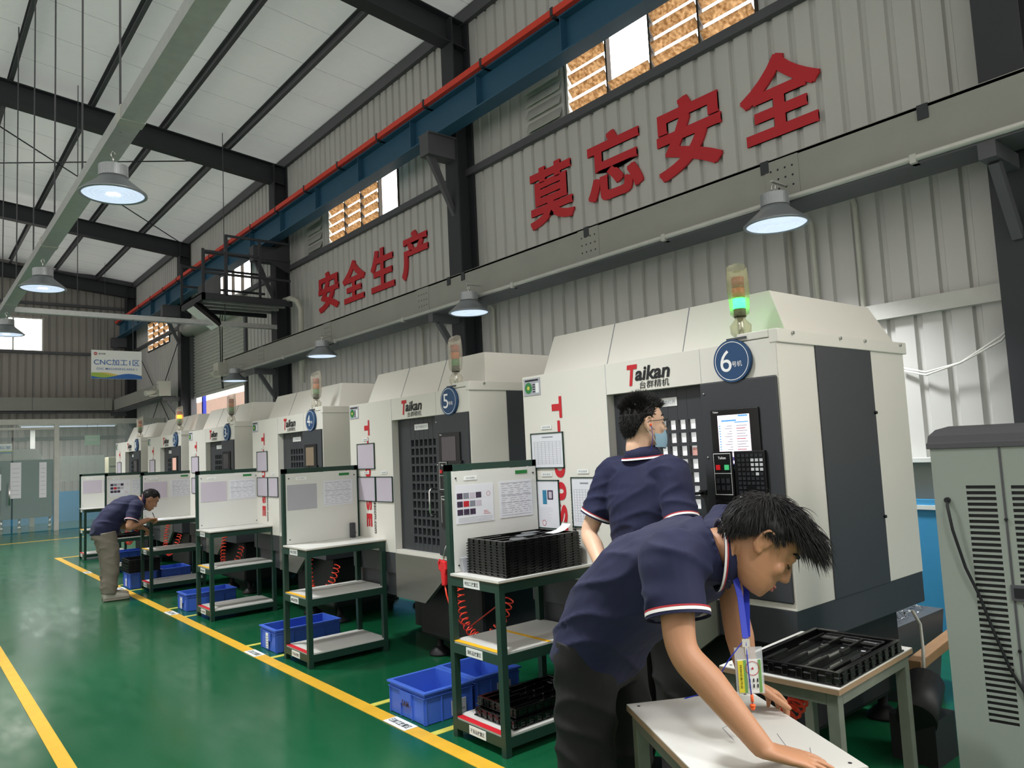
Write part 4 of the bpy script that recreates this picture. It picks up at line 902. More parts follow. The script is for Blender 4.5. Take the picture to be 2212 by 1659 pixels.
def tray(x, y, z, rot, label, group=None, detail=True, H=TH):
    t = thing('component_tray', label, 'tray', (x, y, z), rot, group)
    q = tray_mesh(H); q.build('shell', t, bevel=.002)
    if detail:
        for k in range(4):                       # pocket dividers across the short side
            yy = TW*(k+.62)/4.3
            q = MB(); q.box(.02, .19, yy-.007, yy+.007, .012, H-.002, 'black_gloss'); q.box(.19, .29, yy-.004, yy+.004, .012, H-.014, 'black_gloss'); q.box(.29, .36, yy-.007, yy+.007, .012, H-.01, 'black_gloss'); q.box(.36, TL-.03, yy-.004, yy+.004, .012, H-.006, 'black_gloss'); q.build('divider', t, bevel=.004)
        q = MB(); q.box(TL-.075, TL-.02, .05, TW-.05, .012, H-.012, 'black_gloss'); q.build('finger_ledge', t, bevel=.004)
        q = MB(); q.box(.02, TL-.08, .02, TW-.02, .0121, .0135 if H > .03 else .0128, 'pocket_gloss'); q.build('pocket_floor', t)
    return t
SX, SY, SZ = 2.4, 3.03, .8542
for k in range(12):
    if k in (0,): ts = tray(SX, SY, SZ, 0, '', 'black trays stacked on the nearest bench', False, .0138)
    if k == 0: cur = ts
    elif k == 11: cur = tray(SX, SY, SZ+k*.0138+.0002*k, 0, 'topmost tray of the tall black stack on the nearest bench, paper lying on it', 'black trays stacked on the nearest bench', True, .028)
    else: cur = copy_tree(ts); cur.location.z = SZ+k*.014
    if k < 11: cur['label'] = 'black tray in the tall stack on the nearest bench, %s from the bottom' % ('first', 'second', 'third', 'fourth', 'fifth', 'sixth', 'seventh', 'eighth', 'ninth', 'tenth', 'eleventh')[k]
top = SZ+11*.014+.028
mat('part_grey', '#5C6064', .35, var=.1)
for x, y, w, d, l in ((.08, .03, .1, .05, 'thin grey part lying in the top tray of the stack, left end'), (.2, .12, .13, .06, 'thin grey part lying in the top tray of the stack, middle'), (.3, .2, .12, .05, 'thin grey part lying in the top tray of the stack, right end')):
    q = MB(); q.prism([(0, 0, 0), (w*.5, -.01, 0), (w, .01, 0), (w, d, 0), (w*.3, d+.01, 0), (0, d*.7, 0)], (0, 0, .003), 'part_grey'); tag(q.build('sheet_part', loc=(SX+x, SY+y, SZ+11*.014+.0255)), l, 'part')
q = MB(); pts = [(0, 0, .0), (.05, .01, .001), (.1, .02, .006), (.14, .03, .018), (.165, .035, .034)]
q.loft([[V(p)+V((0, -.02, 0)), V(p)+V((0, .05, 0)), V(p)+V((0, .05, .0008)), V(p)+V((0, -.02, .0008))] for p in pts], 'label_white', smooth=False); tag(q.build('curled_paper', loc=(SX+.37, SY+.06, top+.001)), 'white slip of paper curling at the right end of the tray stack', 'paper')
q = MB(); q.cyl((0, 0, .016), (.0, -.26, .016), .016, 'rubber_black', n=16); q.cyl((0, -.02, .016), (0, -.27, .016), .009, 'wood_edge', n=12); tag(q.build('dark_roll', loc=(2.957, 3.34, .854)), 'dark rolled sheet lying behind the tray stack on the nearest bench', 'roll')
q = MB(); q.hexa([(0, 0, 0), (.05, 0, 0), (.05, .02, 0), (0, .02, 0), (-.015, .0, .08), (.035, 0, .08), (.035, .02, .08), (-.015, .02, .08)], 'paper_grey'); tag(q.build('angle_bracket', loc=(2.385, 3.375, .854), bevel=.002), 'small grey bracket leaning between board and tray stack', 'bracket')
for k, (x, y, z, r) in enumerate(((2.415, 3.045, .1055, 0), (2.45, 3.07, .1485, .0))):
    tray(x, y, z, r, ('lower', 'upper')[k]+' of two black trays on the bottom shelf of the nearest bench', 'black trays on the bottom shelf')
tray(2.46, 12.25, .5, 0, 'black tray on the middle shelf of the bench behind the writing man')
# coiled air hoses and the air gun
def coil(pts, r, turns, tube, m, ramp=0):
    pts = [V(p) for p in pts]
    def P(u):
        u = u*(len(pts)-1); i = min(int(u), len(pts)-2); f = u-i
        p0 = pts[max(i-1, 0)]; p1 = pts[i]; p2 = pts[i+1]; p3 = pts[min(i+2, len(pts)-1)]
        return .5*((2*p1)+(p2-p0)*f+(2*p0-5*p1+4*p2-p3)*f*f+(3*p1-p0-3*p2+p3)*f**3)
    out = []; n = turns*14; a = None
    for k in range(n+1):
        u = k/n; c = P(u); t = (P(min(1, u+.01))-P(max(0, u-.01))).normalized()
        if a is None: a = t.orthogonal().normalized()
        a = (a-t*a.dot(t)).normalized(); b = t.cross(a); th = 2*pi*turns*u
        out.append(c+(a*cos(th)+b*sin(th))*r)
    q = MB(); q.tube(out, tube, m, 6); return q
hose_at = [(2.86, 3.62, 'red coiled air hose behind the nearest bench'), (2.86, 5.93, 'red coiled air hose behind the second bench'), (2.86, 8.2, 'red coiled air hose behind the third bench'), (2.86, 10.5, 'red coiled air hose behind the writing man\'s bench'), (2.86, 12.7, 'red coiled air hose by the black tray bench')]
for y, lab in [(h[1], h[2]) for h in hose_at]:
    t = thing('coiled_hose', lab, 'air hose', (2.8, y, 0), 0, 'red coiled air hoses')
    q = coil([(.1, .52, .72), (.07, .5, .62), (.04, .44, .5), (.02, .36, .4), (.02, .24, .35), (.03, .14, .38), (.07, .06, .48), (.1, .02, .6)], .026, 24, .0045, 'hose_red'); q.build('coil', t)
    q = MB(); q.tube([(.1, .52, .72), (.12, .56, .76), (.16, .56, .78)], .0045, 'hose_red', 6); q.build('straight_end', t)
t = thing('air_gun', 'red air gun hung beside the nearest bench', 'air gun', (2.33, 3.49, .78))
q = MB(); q.prism([(0, 0, 0), (.0, .03, -.005), (.0, .035, .06), (.0, .05, .1), (.0, .035, .135), (.0, -.005, .13), (.0, -.015, .09), (.0, -.005, .06)], (.022, 0, 0), 'gun_red'); q.build('body', t, bevel=.006)
q = MB(); q.tube([(.011, .035, .07), (.011, .06, .085), (.011, .065, .12), (.011, .05, .135)], .006, 'gun_red', 8); q.build('trigger', t)
q = MB(); q.tube([(.011, .015, .13), (.011, .012, .16), (.011, .0, .19), (.011, -.015, .215)], .0032, 'chrome', 8); q.build('nozzle', t)
q = MB(); q.tube([(.011, .012, 0), (.011, .0, -.05), (.02, -.02, -.12), (.06, -.05, -.2), (.2, .05, -.26), (.46, .1, -.18)], .0045, 'hose_red', 6); q.build('hose', t)
# front tables
def small_table(x, y, rot, L, W, H, label):
    t = thing('work_table', label, 'table', (x, y, 0), rot, None); s = .038
    for a in (0.012, L-s-.012):
        for b in (.012, W-s-.012):
            q = MB(); q.box(a, a+s, b, b+s, 0, H-.02, 'table_steel'); q.build('leg', t, bevel=.002)
    q = MB(); i = .012
    q.box(i+s, L-i-s, i, i+.025, H-.06, H-.02, 'table_steel'); q.box(i+s, L-i-s, W-i-.025, W-i, H-.06, H-.02, 'table_steel'); q.box(i, i+.025, i+s, W-i-s, H-.06, H-.02, 'table_steel'); q.box(L-i-.025, L-i, i+s, W-i-s, H-.06, H-.02, 'table_steel'); q.build('apron', t)
    q = MB(); q.box(0, L, 0, W, H-.02, H-.003, 'wood_edge'); q.build('plywood', t)
    q = MB(); q.box(.001, L-.001, .001, W-.001, H-.003, H, 'shelf_white')
    for a, b in ((.03, .03), (L-.03, .03), (.03, W-.03), (L-.03, W-.03)): q.cyl((a, b, H), (a, b, H+.0008), .005, 'ink', n=10)
    q.build('table_top', t); return t
T1 = small_table(1.828, .938, math.atan2(.524, .295), .60, .41, .70, 'white topped table being wiped by the bending man')
q = MB(); pts = [(.42, .14, 0), (.34, .2, 0), (.33, .22, 0), (.24, .23, 0)]
for a, b in zip(pts, pts[1:]): q.bar(V(a)+V((0, 0, .7003)), V(b)+V((0, 0, .7003)), .0015, .0006, 'ink_grey')
q.bar((.25, .1, .7003), (.17, .12, .7003), .0015, .0006, 'ink_grey'); q.bar((.14, .07, .7003), (.1, .09, .7003), .0015, .0006, 'ink_grey'); q.build('pencil_mark', T1)
T2 = small_table(2.311, 1.262, .06, .62, .43, .70, 'white topped table holding one black tray, beside the nearest machine')
tray(2.335, 1.272, .7005, .06, 'glossy black tray alone on the table beside the nearest machine')
q = coil([(2.76, 1.72, .66), (2.74, 1.66, .56), (2.66, 1.62, .5), (2.5, 1.62, .46), (2.36, 1.66, .48)], .032, 20, .0055, 'hose_red'); o = V((2.6, 1.66, .45)); q.v = [v-o for v in q.v]; tag(q.build('coiled_hose', loc=o), 'red coiled air hose under the tray table by the bending man', 'air hose', 'red coiled air hoses')
crate(1.95, .55, .55, .34, .19, 'dark blue tub low on the floor at the bottom right of the photo', None, 'bucket_blue', 0.25, .2, 'plastic_tub')
t = thing('low_stand', 'low steel stand under the dark blue tub', 'stand', (1.95, .55, 0), .2); q = MB(); q.box(0, .55, 0, .34, .23, .248, 'table_steel'); q.build('deck', t)
for a in (.02, .5):
    for b in (.02, .29):
        q = MB(); q.box(a, a+.03, b, b+.03, 0, .23, 'table_steel'); q.build('leg', t)
# air cooler at the right edge (seen on its louvred back)
t = thing('air_cooler', 'grey louvred air cooler cut off by the right edge of the photo', 'air cooler', (3.12, 1.25, 0), radians(9))
# local: x into depth, -y toward the camera along the face
q = MB(); D = .42; Wc = .47
q.box(.004, D, -Wc, 0, .06, 1.43, 'cooler_body'); q.build('body', t, bevel=.012)
slots = [(-.208, -.113), (-.352, -.257)]; zz = [1.278-.0213*k for k in range(41)]; h = .0125
q = MB(); ycut = [0]; 
q.box(-.004, .004, -.113+.0, -.003, .06, 1.43, 'cooler_body'); q.box(-.004, .004, -.257, -.208, .06, 1.43, 'cooler_body'); q.box(-.004, .004, -Wc+.003, -.352, .06, 1.43, 'cooler_body')
for a, b in slots:
    z0 = .06
    for z in sorted(zz): q.box(-.004, .004, a, b, z0, z-h/2, 'cooler_body'); z0 = z+h/2
    q.box(-.004, .004, a, b, z0, 1.43, 'cooler_body')
q.build('louvre_panel', t)
q = MB()
for a, b in slots: q.box(.0022, .0038, a-.001, b+.001, .4, 1.3, 'rubber_black')  # black sheets stand in for the shade inside the slots
q.build('slot_shade', t)
q = MB(); q.box(-.007, -.004, -.236, -.229, .06, 1.43, 'cooler_lid'); q.build('centre_seam', t)
for z in (1.16, .69):
    q = MB(); q.cyl((-.007, -.2325, z), (-.014, -.2325, z), .006, 'rubber_black', n=10); q.build('screw', t)
q = MB(); q.loft([[V((x0, y0, z)) for x0, y0 in ((-.012+e, -Wc-.008+e), (D+.01-e, -Wc-.008+e), (D+.01-e, .008-e), (-.012+e, .008-e))] for z, e in ((1.425, 0), (1.447, 0), (1.448, .004), (1.475, .008), (1.498, .03), (1.51, .07))], 'cooler_lid', smooth=False); q.build('lid', t, bevel=.004)
q = MB(); q.box(-.014, -.004, -.3, -.225, .87, .925, 'cooler_lid'); q.box(-.016, -.014, -.29, -.235, .88, .915, 'rubber_black'); q.build('handle', t)
q = MB(); q.cyl((-.004, -.048, 1.229), (-.016, -.048, 1.229), .011, 'rubber_black', n=16); q.tube([(-.012, -.048, 1.229), (-.03, -.05, 1.21), (-.03, -.06, 1.12), (-.025, -.09, .98), (-.02, -.125, .88), (-.018, -.16, .75), (-.016, -.2, .62), (-.016, -.25, .52), (-.02, -.33, .46)], .0055, 'rubber_black', 8); q.build('power_cable', t)
for a in (.06, D-.06):
    for b in (-.06, -Wc+.06):
        q = MB(); q.cyl((a-.015, b, .03), (a+.015, b, .03), .03, 'rubber_black', n=16); q.build('caster', t)
# odds behind the nearest machine
t = thing('chip_bin', 'dark bin of metal chips on the floor behind the nearest machine', 'bin', (4.34, 2.02, 0)); q = MB()
q.loft([[V((x, y, z)) for x, y in ((0-e, 0-e), (.55+e, 0-e), (.55+e, .5+e), (0-e, .5+e))] for z, e in ((0, 0), (.42, .04))], 'machine_grey', smooth=False); q.build('shell', t)
mat('metal_chips', '#8A8C8E', .35, .8, var=.7, scale=60, bump=1, bscale=80)
q = MB(); r2 = random.Random(5)
for k in range(260): p = V((r2.uniform(0, .55), r2.uniform(0, .5), .42+.04*r2.random())); q.bar(p, p+V((r2.uniform(-.02, .02), r2.uniform(-.02, .02), r2.uniform(-.01, .03))), .008, .003, 'metal_chips')
o = q.build('chips', t); o['kind'] = 'stuff'
t = thing('wood_skid', 'bare wooden skid on the floor between the nearest machine and the air cooler', 'skid', (4.05, 1.76, 0), .12); q = MB(); q.box(0, 1.1, 0, .07, .28, .33, 'pallet_wood'); q.build('beam', t, bevel=.004)
for a in (.02, .95): q = MB(); q.box(a, a+.07, .005, .065, 0, .28, 'pallet_wood'); q.build('block', t)
t = thing('coolant_pump', 'dark pump motor beside the nearest machine, behind the tray table', 'pump', (3.72, 1.55, 0)); q = MB(); q.cyl((-.14, .05, .2), (.1, .1, .3), .085, 'machine_black', n=20); q.box(-.12, .1, -.02, .18, .1, .2, 'machine_black'); q.build('motor', t)
q = MB(); q.tube([(.1, .1, .36), (.16, .12, .44), (.2, .14, .55), (.17, .16, .62)], .008, 'pvc_white', 8); q.build('hose', t)
q = MB(); q.box(-.12, .1, -.02, .18, 0, .1, 'machine_black'); q.build('foot', t)
t = thing('coolant_bracket', 'dark upright rail standing behind the nearest machine, against the blue wall', 'rail', (4.5, 2.72, 0)); q = MB(); q.box(0, .05, 0, .06, 0, 1.3, 'machine_black'); q.box(0, .12, -.02, .08, .82, .86, 'machine_black'); q.build('rail', t)
# ================================================================ people
def ring(c, a, b, n=28, p=2.3):
    c, a, b = V(c), V(a), V(b); o = []
    for i in range(n):
        t = 2*pi*i/n; x, y = cos(t), sin(t); o.append(c+a*(abs(x)**(2/p)*(1 if x >= 0 else -1))+b*(abs(y)**(2/p)*(1 if y >= 0 else -1)))
    return o
def spline(P, k=6):
    P = [V(p) for p in P]; out = []
    for i in range(len(P)-1):
        p0, p1, p2, p3 = P[max(i-1, 0)], P[i], P[i+1], P[min(i+2, len(P)-1)]
        for j in range(k):
            f = j/k; out.append(.5*((2*p1)+(p2-p0)*f+(2*p0-5*p1+4*p2-p3)*f*f+(3*p1-p0-3*p2+p3)*f**3))
    out.append(P[-1]); return out
def rspline(R, k=6):
    o = []
    for i in range(len(R)-1): o += [R[i]+(R[i+1]-R[i])*j/k for j in range(k)]
    return o+[R[-1]]
def limb(q, pts, rad, m='skin', n=16): q.tube(spline(pts), rspline(rad), m, n)
def frame_of(fwd, up):
    f = V(fwd).normalized(); u = V(up); u = (u-f*u.dot(f)).normalized(); l = u.cross(f)
    return f, l, u
HEAD = [(-.116, .07, .03, .022), (-.108, .088, .012, .036), (-.092, .096, -.012, .048), (-.072, .097, -.035, .057), (-.05, .096, -.06, .063), (-.025, .094, -.08, .068), (0, .09, -.092, .072), (.022, .094, -.098, .0745),
        (.045, .094, -.096, .0745), (.068, .083, -.086, .069), (.088, .064, -.069, .058), (.104, .04, -.046, .041), (.114, .014, -.022, .02), (.118, .002, -.012, .01)]
def head(q, o, fr, s=1.0):
    f, l, u = fr; o = V(o); P = lambda x, y, z: o+(f*x+l*y+u*z)*s
    rings = []
    for z, xf, xb, w in HEAD:
        c = P((xf+xb)/2, 0, z); rings.append(ring(c, f*(xf-xb)/2*s, l*w*s, 28, 2.25))
    q.loft(rings, 'skin')
    R = Matrix((f, l, u)).transposed()
    E = lambda x, y, z, a, b, c: q.ell(P(x, y, z), (a*s, b*s, c*s), 'skin', R)
    # nose, brow, cheeks, chin, lips' mound, lids
    q.loft([ring(P(.091, 0, .018), f*.004*s, l*.007*s, 12), ring(P(.098, 0, .004), f*.007*s, l*.008*s, 12), ring(P(.105, 0, -.015), f*.011*s, l*.0105*s, 12), ring(P(.109, 0, -.03), f*.0135*s, l*.014*s, 12), ring(P(.101, 0, -.041), f*.01*s, l*.013*s, 12)], 'skin')
    for g in (-1, 1):
        E(.1, g*.0125, -.034, .0095, .0065, .0075); E(.08, g*.032, .022, .014, .022, .009); E(.07, g*.042, -.026, .018, .021, .022)
        E(.083, g*.031, .004, .0105, .0145, .0095)
        # ear
        q.loft([ring(P(-.004-.006*k2, g*(.07+.006*k2), -.004), f*(.017-.002*abs(k2-1))*s+u*(-.004)*s, u*(.031-.002*k2)*s, 14) for k2 in (0, 1, 2)], 'skin')
        E(.0, g*.076, -.03, .01, .006, .01)
        q.tube(spline([P(.008, g*.074, -.012), P(.012, g*.08, .012), P(.002, g*.087, .03), P(-.016, g*.09, .026), P(-.022, g*.089, .0), P(-.012, g*.083, -.022), P(-.002, g*.078, -.034)], 4), .0048*s, 'skin', 8)
    E(.089, 0, -.066, .013, .024, .02); E(.082, 0, -.1, .014, .018, .013)
    return P, R
def face_parts(t, P, s=1.0, closed=True, lips='lip'):
    for g in (-1, 1):
        q = MB(); q.tube(spline([P(.088, g*.014, .031), P(.092, g*.028, .036), P(.083, g*.044, .036), P(.072, g*.054, .03)], 4), rspline([.003*s, .0048*s, .0042*s, .0015*s], 4), 'hair', 6); q.build('eyebrow', t)
        q = MB(); q.tube(spline([P(.0885, g*.017, -.001), P(.0935, g*.028, -.0035), P(.089, g*.04, -.003), P(.0815, g*.047, .0)], 4), .0017*s, 'hair', 5); q.build('eyelash', t)
    q = MB(); q.tube(spline([P(.083, .026, -.0665), P(.1, .012, -.063), P(.1025, 0, -.0645), P(.1, -.012, -.063), P(.083, -.026, -.0665)], 4), rspline([.001*s, .0035*s, .0042*s, .0035*s, .001*s], 4), lips, 8)
    q.tube(spline([P(.085, .022, -.069), P(.0995, .01, -.073), P(.101, 0, -.0735), P(.0995, -.01, -.073), P(.085, -.022, -.069)], 4), rspline([.001*s, .004*s, .005*s, .004*s, .001*s], 4), lips, 8); q.build('lips', t)
def hand(q, w, d, nrm, thumb, curl=(15, 15, 15, 15), tc=20, s=1.0, spread=5):
    # w wrist, d pointing along the hand, nrm out of the back of the hand, thumb: +1/-1 side along nrm x d
    w, d = V(w), V(d).normalized(); nrm = V(nrm); nrm = (nrm-d*nrm.dot(d)).normalized(); sd = nrm.cross(d)*thumb
    q.loft([ring(w-d*.01*s, sd*.027*s, nrm*.019*s, 16), ring(w+d*.02*s, sd*.033*s, nrm*.017*s, 16), ring(w+d*.055*s, sd*.041*s, nrm*.015*s, 16), ring(w+d*.085*s, sd*.041*s, nrm*.0125*s, 16), ring(w+d*.097*s, sd*.036*s, nrm*.009*s, 16)], 'skin')
    for i, (off, L) in enumerate(((.0315, .072), (.0105, .08), (-.0105, .075), (-.0305, .058))):
        p = w+d*(.083-.004*abs(i-1.2))*s+sd*off*s; a = radians(spread*(1.5-i)); dr = (d*cos(a)+sd*sin(a)).normalized(); pts = [p]; cr = 0
        for k, fr in enumerate((.45, .3, .25)):
            cr += radians(curl[i])*(1, 1.2, .9)[k]; v = dr*cos(cr)-nrm*sin(cr); p = p+v*L*fr*s; pts.append(p)
        q.tube(spline(pts, 3), rspline([.0095*s, .0088*s, .008*s, .0068*s], 3), 'skin', 10); q.ell(pts[-1], .0069*s, 'skin')
        for kk in (1, 2): q.ell(pts[kk], (.0094 if kk == 1 else .0084)*s, 'skin')
    p = w+d*.022*s+sd*.024*s; dr = (d*.72+sd*.62-nrm*.28).normalized(); c = radians(tc); v2 = (dr*cos(c)+d*sin(c)*.8-sd*sin(c)*.35).normalized()
    pts = [p, p+dr*.038*s, p+dr*.038*s+v2*.032*s, p+dr*.038*s+v2*.056*s]
    q.tube(spline(pts, 3), rspline([.015*s, .0115*s, .0105*s, .0078*s], 3), 'skin', 10); q.ell(pts[-1], .0078*s, 'skin')
def nails(t, pts): pass
def hair(t, o, fr, n, cap, length, comb, grav, seed, rad=.0012, front=.4, side=.1, back=-.55, puff=1.0, s=1.0, whorl=None):
    f, l, u = fr; o = V(o); r2 = random.Random(seed); q = MB(); P = lambda x, y, z: o+(f*x+l*y+u*z)*s
    def line(x, y): return front if x > .55 else (side+(front-side)*max(0, (x-.2)/.35) if x > -.15 else back+(side-back)*max(0, (x+.75)/.6))
    C = V((-.004, 0, .012)); A = V((.098, .0765, .107))
    # close-fitting cap
    N, K = 40, 22; grid = {}
    vs = []; fs = []
    for j in range(K+1):
        for i in range(N):
            ph = 2*pi*i/N; x0, y0 = cos(ph), sin(ph); zmin = -.95
            zl = line(x0, y0); z = zl+(1-zl)*(j/K)**.8; rr = sqrt(max(0, 1-z*z)); g = cap*min(1, .15+j*.3)
            vs.append(P(C.x+(A.x+g)*x0*rr, C.y+(A.y+g)*y0*rr, C.z+(A.z+g)*z))
    for j in range(K):
        for i in range(N): fs.append((j*N+i, j*N+(i+1) % N, (j+1)*N+(i+1) % N, (j+1)*N+i))
    q.add(vs, fs, 'hair', True)
    cnt = 0
    while cnt < n:
        d = V((r2.gauss(0, 1), r2.gauss(0, 1), r2.gauss(0, 1))).normalized()
        rr = sqrt(d.x*d.x+d.y*d.y)+1e-6
        if d.z < line(d.x/rr, d.y/rr)+.02: continue
        cnt += 1
        b = P(C.x+(A.x+cap*.6)*d.x, C.y+(A.y+cap*.6)*d.y, C.z+(A.z+cap*.6)*d.z); nn = (f*d.x+l*d.y+u*d.z).normalized()
        L = length(d)*r2.uniform(.75, 1.2)
        if whorl:
            w0 = V(whorl).normalized(); tg = d*d.dot(w0)-w0; tg = tg.normalized() if tg.length > 1e-4 else V((1, 0, 0)); tw = (f*tg.x+l*tg.y+u*tg.z)
            pf = puff*(2.6 if d.x > .4 else 1); v = nn*pf+tw+V((r2.gauss(0, .19), r2.gauss(0, .19), r2.gauss(0, .19)))
        else:
            cv = comb(d); v = nn*puff+f*cv[0]+l*cv[1]+u*cv[2]+V((r2.uniform(-.3, .3), r2.uniform(-.3, .3), r2.uniform(-.3, .3)))
        v = v.normalized()
        pts = [b]; k = 5
        for i in range(k):
            v = (v+V((0, 0, -1))*grav*(i+1)/k).normalized(); pts.append(pts[-1]+v*L/k)
        w = rad*r2.uniform(.7, 1.3)*s; q.tube(pts, [w, w*1.15, w, w*.8, w*.5, w*.1], 'hair', 3, cap=False)
    return q.build('hair', t)
def band(q, c, d, r, h, m, r1=None, sq=None):
    d = V(d).normalized(); a = d.orthogonal().normalized(); b = d.cross(a)
    if sq: a, b = sq[0], sq[1]
    c = V(c); r1 = r if r1 is None else r1
    q.loft([ring(c-d*h/2, a*r, b*r, 28, 2), ring(c+d*h/2, a*r1, b*r1, 28, 2)], m, cap=False)
    q.loft([ring(c+d*h/2, a*(r1-.004), b*(r1-.004), 28, 2), ring(c-d*h/2, a*(r-.004), b*(r-.004), 28, 2)], m, cap=False)
def shoe(t, heel, toe, m='shoe_white', sole='shoe_sole', s=1.0):
    h, e = V(heel), V(toe); d = (e-h).normalized(); sd = V((0, 0, 1)).cross(d); L = (e-h).length; Z = V((0, 0, 1)); q = MB()
    prof = ((0, .03, .075), (.1, .038, .1), (.3, .038, .1), (.5, .042, .075), (.75, .046, .056), (.92, .038, .045), (1, .02, .032))
    q.loft([ring(h+d*L*u+Z*(.018+hh/2), sd*w*s, Z*hh/2, 18, 2.6) for u, w, hh in prof], m); a = q.build('shoe_upper', t)
    q = MB(); q.loft([ring(h+d*L*u+Z*.013, sd*(w+.004)*s, Z*.013, 18, 3) for u, w, hh in prof], sole); q.build('sole', t)
    q = MB()
    for k in range(4): c = h+d*L*(.42+.07*k)+Z*(.096-.008*k); q.bar(c-sd*.02, c+sd*.02, .006, .004, 'trim_white')
    q.build('lace', t)

def person(name, label, root, M_, hd, fr, neck, rsh, rel, rwr, lsh, lel, lwr, hands, torso, hips, knees, ankles, toes, cuff, hairf, voxel=.0055, seat=None, hs=1.0, sleeve=.072, leg_r=(.105, .085, .068, .062), col=None):
    root = V(root); t = thing(name, label, 'person', root); L_ = lambda p: V(p)-root
    hd, neck, rsh, rel, rwr, lsh, lel, lwr = [L_(p) for p in (hd, neck, rsh, rel, rwr, lsh, lel, lwr)]
    q = MB(); P, R = head(q, hd, fr, hs); f, l, u = fr
    limb(q, [neck, (neck+hd)/2+(f*-.028-u*.03)*1, hd-f*.02-u*.055], [.066, .058, .056])
    for s_, e_, w_ in ((rsh, rel, rwr), (lsh, lel, lwr)):
        limb(q, [neck*.25+s_*.75-V((0, 0, .035)), s_, s_*.5+e_*.5, e_, e_*.65+w_*.35, e_*.2+w_*.8, w_], [.04, .055, .047, .0405, .042, .031, .0265])
    for (w_, hh) in ((rwr, hands[0]), (lwr, hands[1])): hand(q, w_, *hh)
    q.ell((rsh+lsh)/2-V((0, 0, .05)), .07, 'skin')
    b = remeshed(q, 'body', t, M_['skin'], voxel, 5, .5)
    # shirt
    q = MB(); rings = [ring(L_(c), a, bb) for c, a, bb in torso]
    q.loft(rings, 'navy_cloth')
    cr = {}
    for k, (s_, e_) in enumerate(((rsh, rel), (lsh, lel))):
        m = neck*.5+s_*.5; en = s_+(e_-s_)*cuff; d = (e_-s_).normalized()
        limb(q, [m-V((0, 0, .03)), s_, s_*.5+en*.5, en], [.08, sleeve+.006, sleeve+.001, sleeve]); cr[k] = (en, d)
    sh = remeshed(q, 'shirt', t, 'navy_cloth', .008, 4, .5, .009, (4, 4, 13), len(name)+int(root.x*7))
    for k in (0, 1):
        en, d = cr[k]; q = MB(); band(q, en-d*.004, d, sleeve+.0045, .008, 'trim_white'); band(q, en-d*.011, d, sleeve+.0045, .004, 'trim_red'); band(q, en+d*.004, d, sleeve+.003, .008, 'navy_cloth'); q.build('sleeve_trim', t)
    nk = (hd-f*.02-u*.055-neck); d = V(col[1]).normalized() if col else nk.normalized(); c0 = L_(col[0]) if col else neck+d*.012; a_ = (l-d*l.dot(d)).normalized(); b_ = d.cross(a_)
    q = MB(); q.loft([ring(c0+d*.058, a_*.063, b_*.066, 28, 2), ring(c0+d*.05, a_*.07, b_*.073, 28, 2), ring(c0+d*.004, a_*.098, b_*.1, 28, 2), ring(c0+d*.003, a_*.093, b_*.095, 28, 2), ring(c0+d*.045, a_*.064, b_*.067, 28, 2)], 'navy_cloth', cap=False); q.build('collar', t)
    q = MB(); q.loft([ring(c0+d*.003, a_*.1, b_*.102, 28, 2), ring(c0+d*.010, a_*.0965, b_*.0985, 28, 2), ring(c0+d*.010, a_*.094, b_*.096, 28, 2)], 'trim_white', cap=False); q.loft([ring(c0+d*.0105, a_*.0965, b_*.0985, 28, 2), ring(c0+d*.0145, a_*.0945, b_*.0965, 28, 2)], 'trim_red', cap=False); q.build('collar_trim', t)
    # trousers
    q = MB()
    for hp, kn, an in zip(hips, knees, ankles):
        hp, kn, an = L_(hp), L_(kn), L_(an); limb(q, [hp+V((0, 0, .03)), hp*.6+kn*.4, kn, kn*.4+an*.6, an], [leg_r[0], leg_r[0]*.93, leg_r[1], leg_r[2], leg_r[3]], n=20)
    if seat:
        q.loft([ring(L_(c), a, bb) for c, a, bb in seat], 'black_cloth')
    remeshed(q, 'trousers', t, M_['trousers'], .009, 4, .5, .01, (5, 5, 9), int(root.y*5))
    for an, to in zip(ankles, toes): shoe(t, L_((an[0], an[1], 0))-(L_(to)-L_((an[0], an[1], 0))).normalized()*.06, L_(to), M_.get('shoe', 'shoe_white'), M_.get('sole', 'shoe_sole'))
    hairf(t, hd, fr)
    return t, P, L_
# ---- 1 the bending man who wipes the table
fr = frame_of((.40, -.575, -.72), (.57, -.47, .67))
sv, bv, rv = V((.09, -.77, .63)), V((-.07, .62, .78)), V((-.99, -.12, 0))
tor = [((1.78, 1.81, .80), rv*.175, V((0, .12, .05))), ((1.785, 1.77, .87), rv*.185, V((-.01, .115, .07))), ((1.79, 1.69, .98), rv*.188, bv*.145), ((1.80, 1.58, 1.075), rv*.185, bv*.15), ((1.82, 1.46, 1.15), rv*.195, bv*.14), ((1.828, 1.425, 1.175), rv*.19, bv*.115), ((1.815, 1.37, 1.188), V((-.13, -.07, .0)), bv*.108), ((1.80, 1.325, 1.187), V((-.085, -.08, 0)), V((-.02, .02, .102))), ((1.776, 1.299, 1.182), V((-.066, -.07, 0)), V((-.02, .02, .093)))]
def hair1(t, o, fr):
    def length(d):
        if d.z < .6 and -.38 < d.x < .18: return .016 if d.z < .35 else .026
        if .1 < d.x < .62 and d.z < .55: return .022
        if d.x >= .62 and d.z < .7: return .095
        if d.x < -.2 and d.z < 0: return .026
        return .055+.045*min(1, max(0, (d.x+.25)/.6)) if d.z > .2 else .045
    def comb(d):
        k = min(1, max(0, (d.x+.55)/.75)); c = -.55+1.15*k
        return (c, .1*d.y, -.25 if d.x > .25 else -.12) if d.z > .3 else (.3 if d.x > -.2 else -.4, 0, -.75)
    hair(t, o, fr, 6200, .02, length, None, .45, 11, .00125, .6, .02, -.5, .38, 1.0, (-.5, -.15, .85))
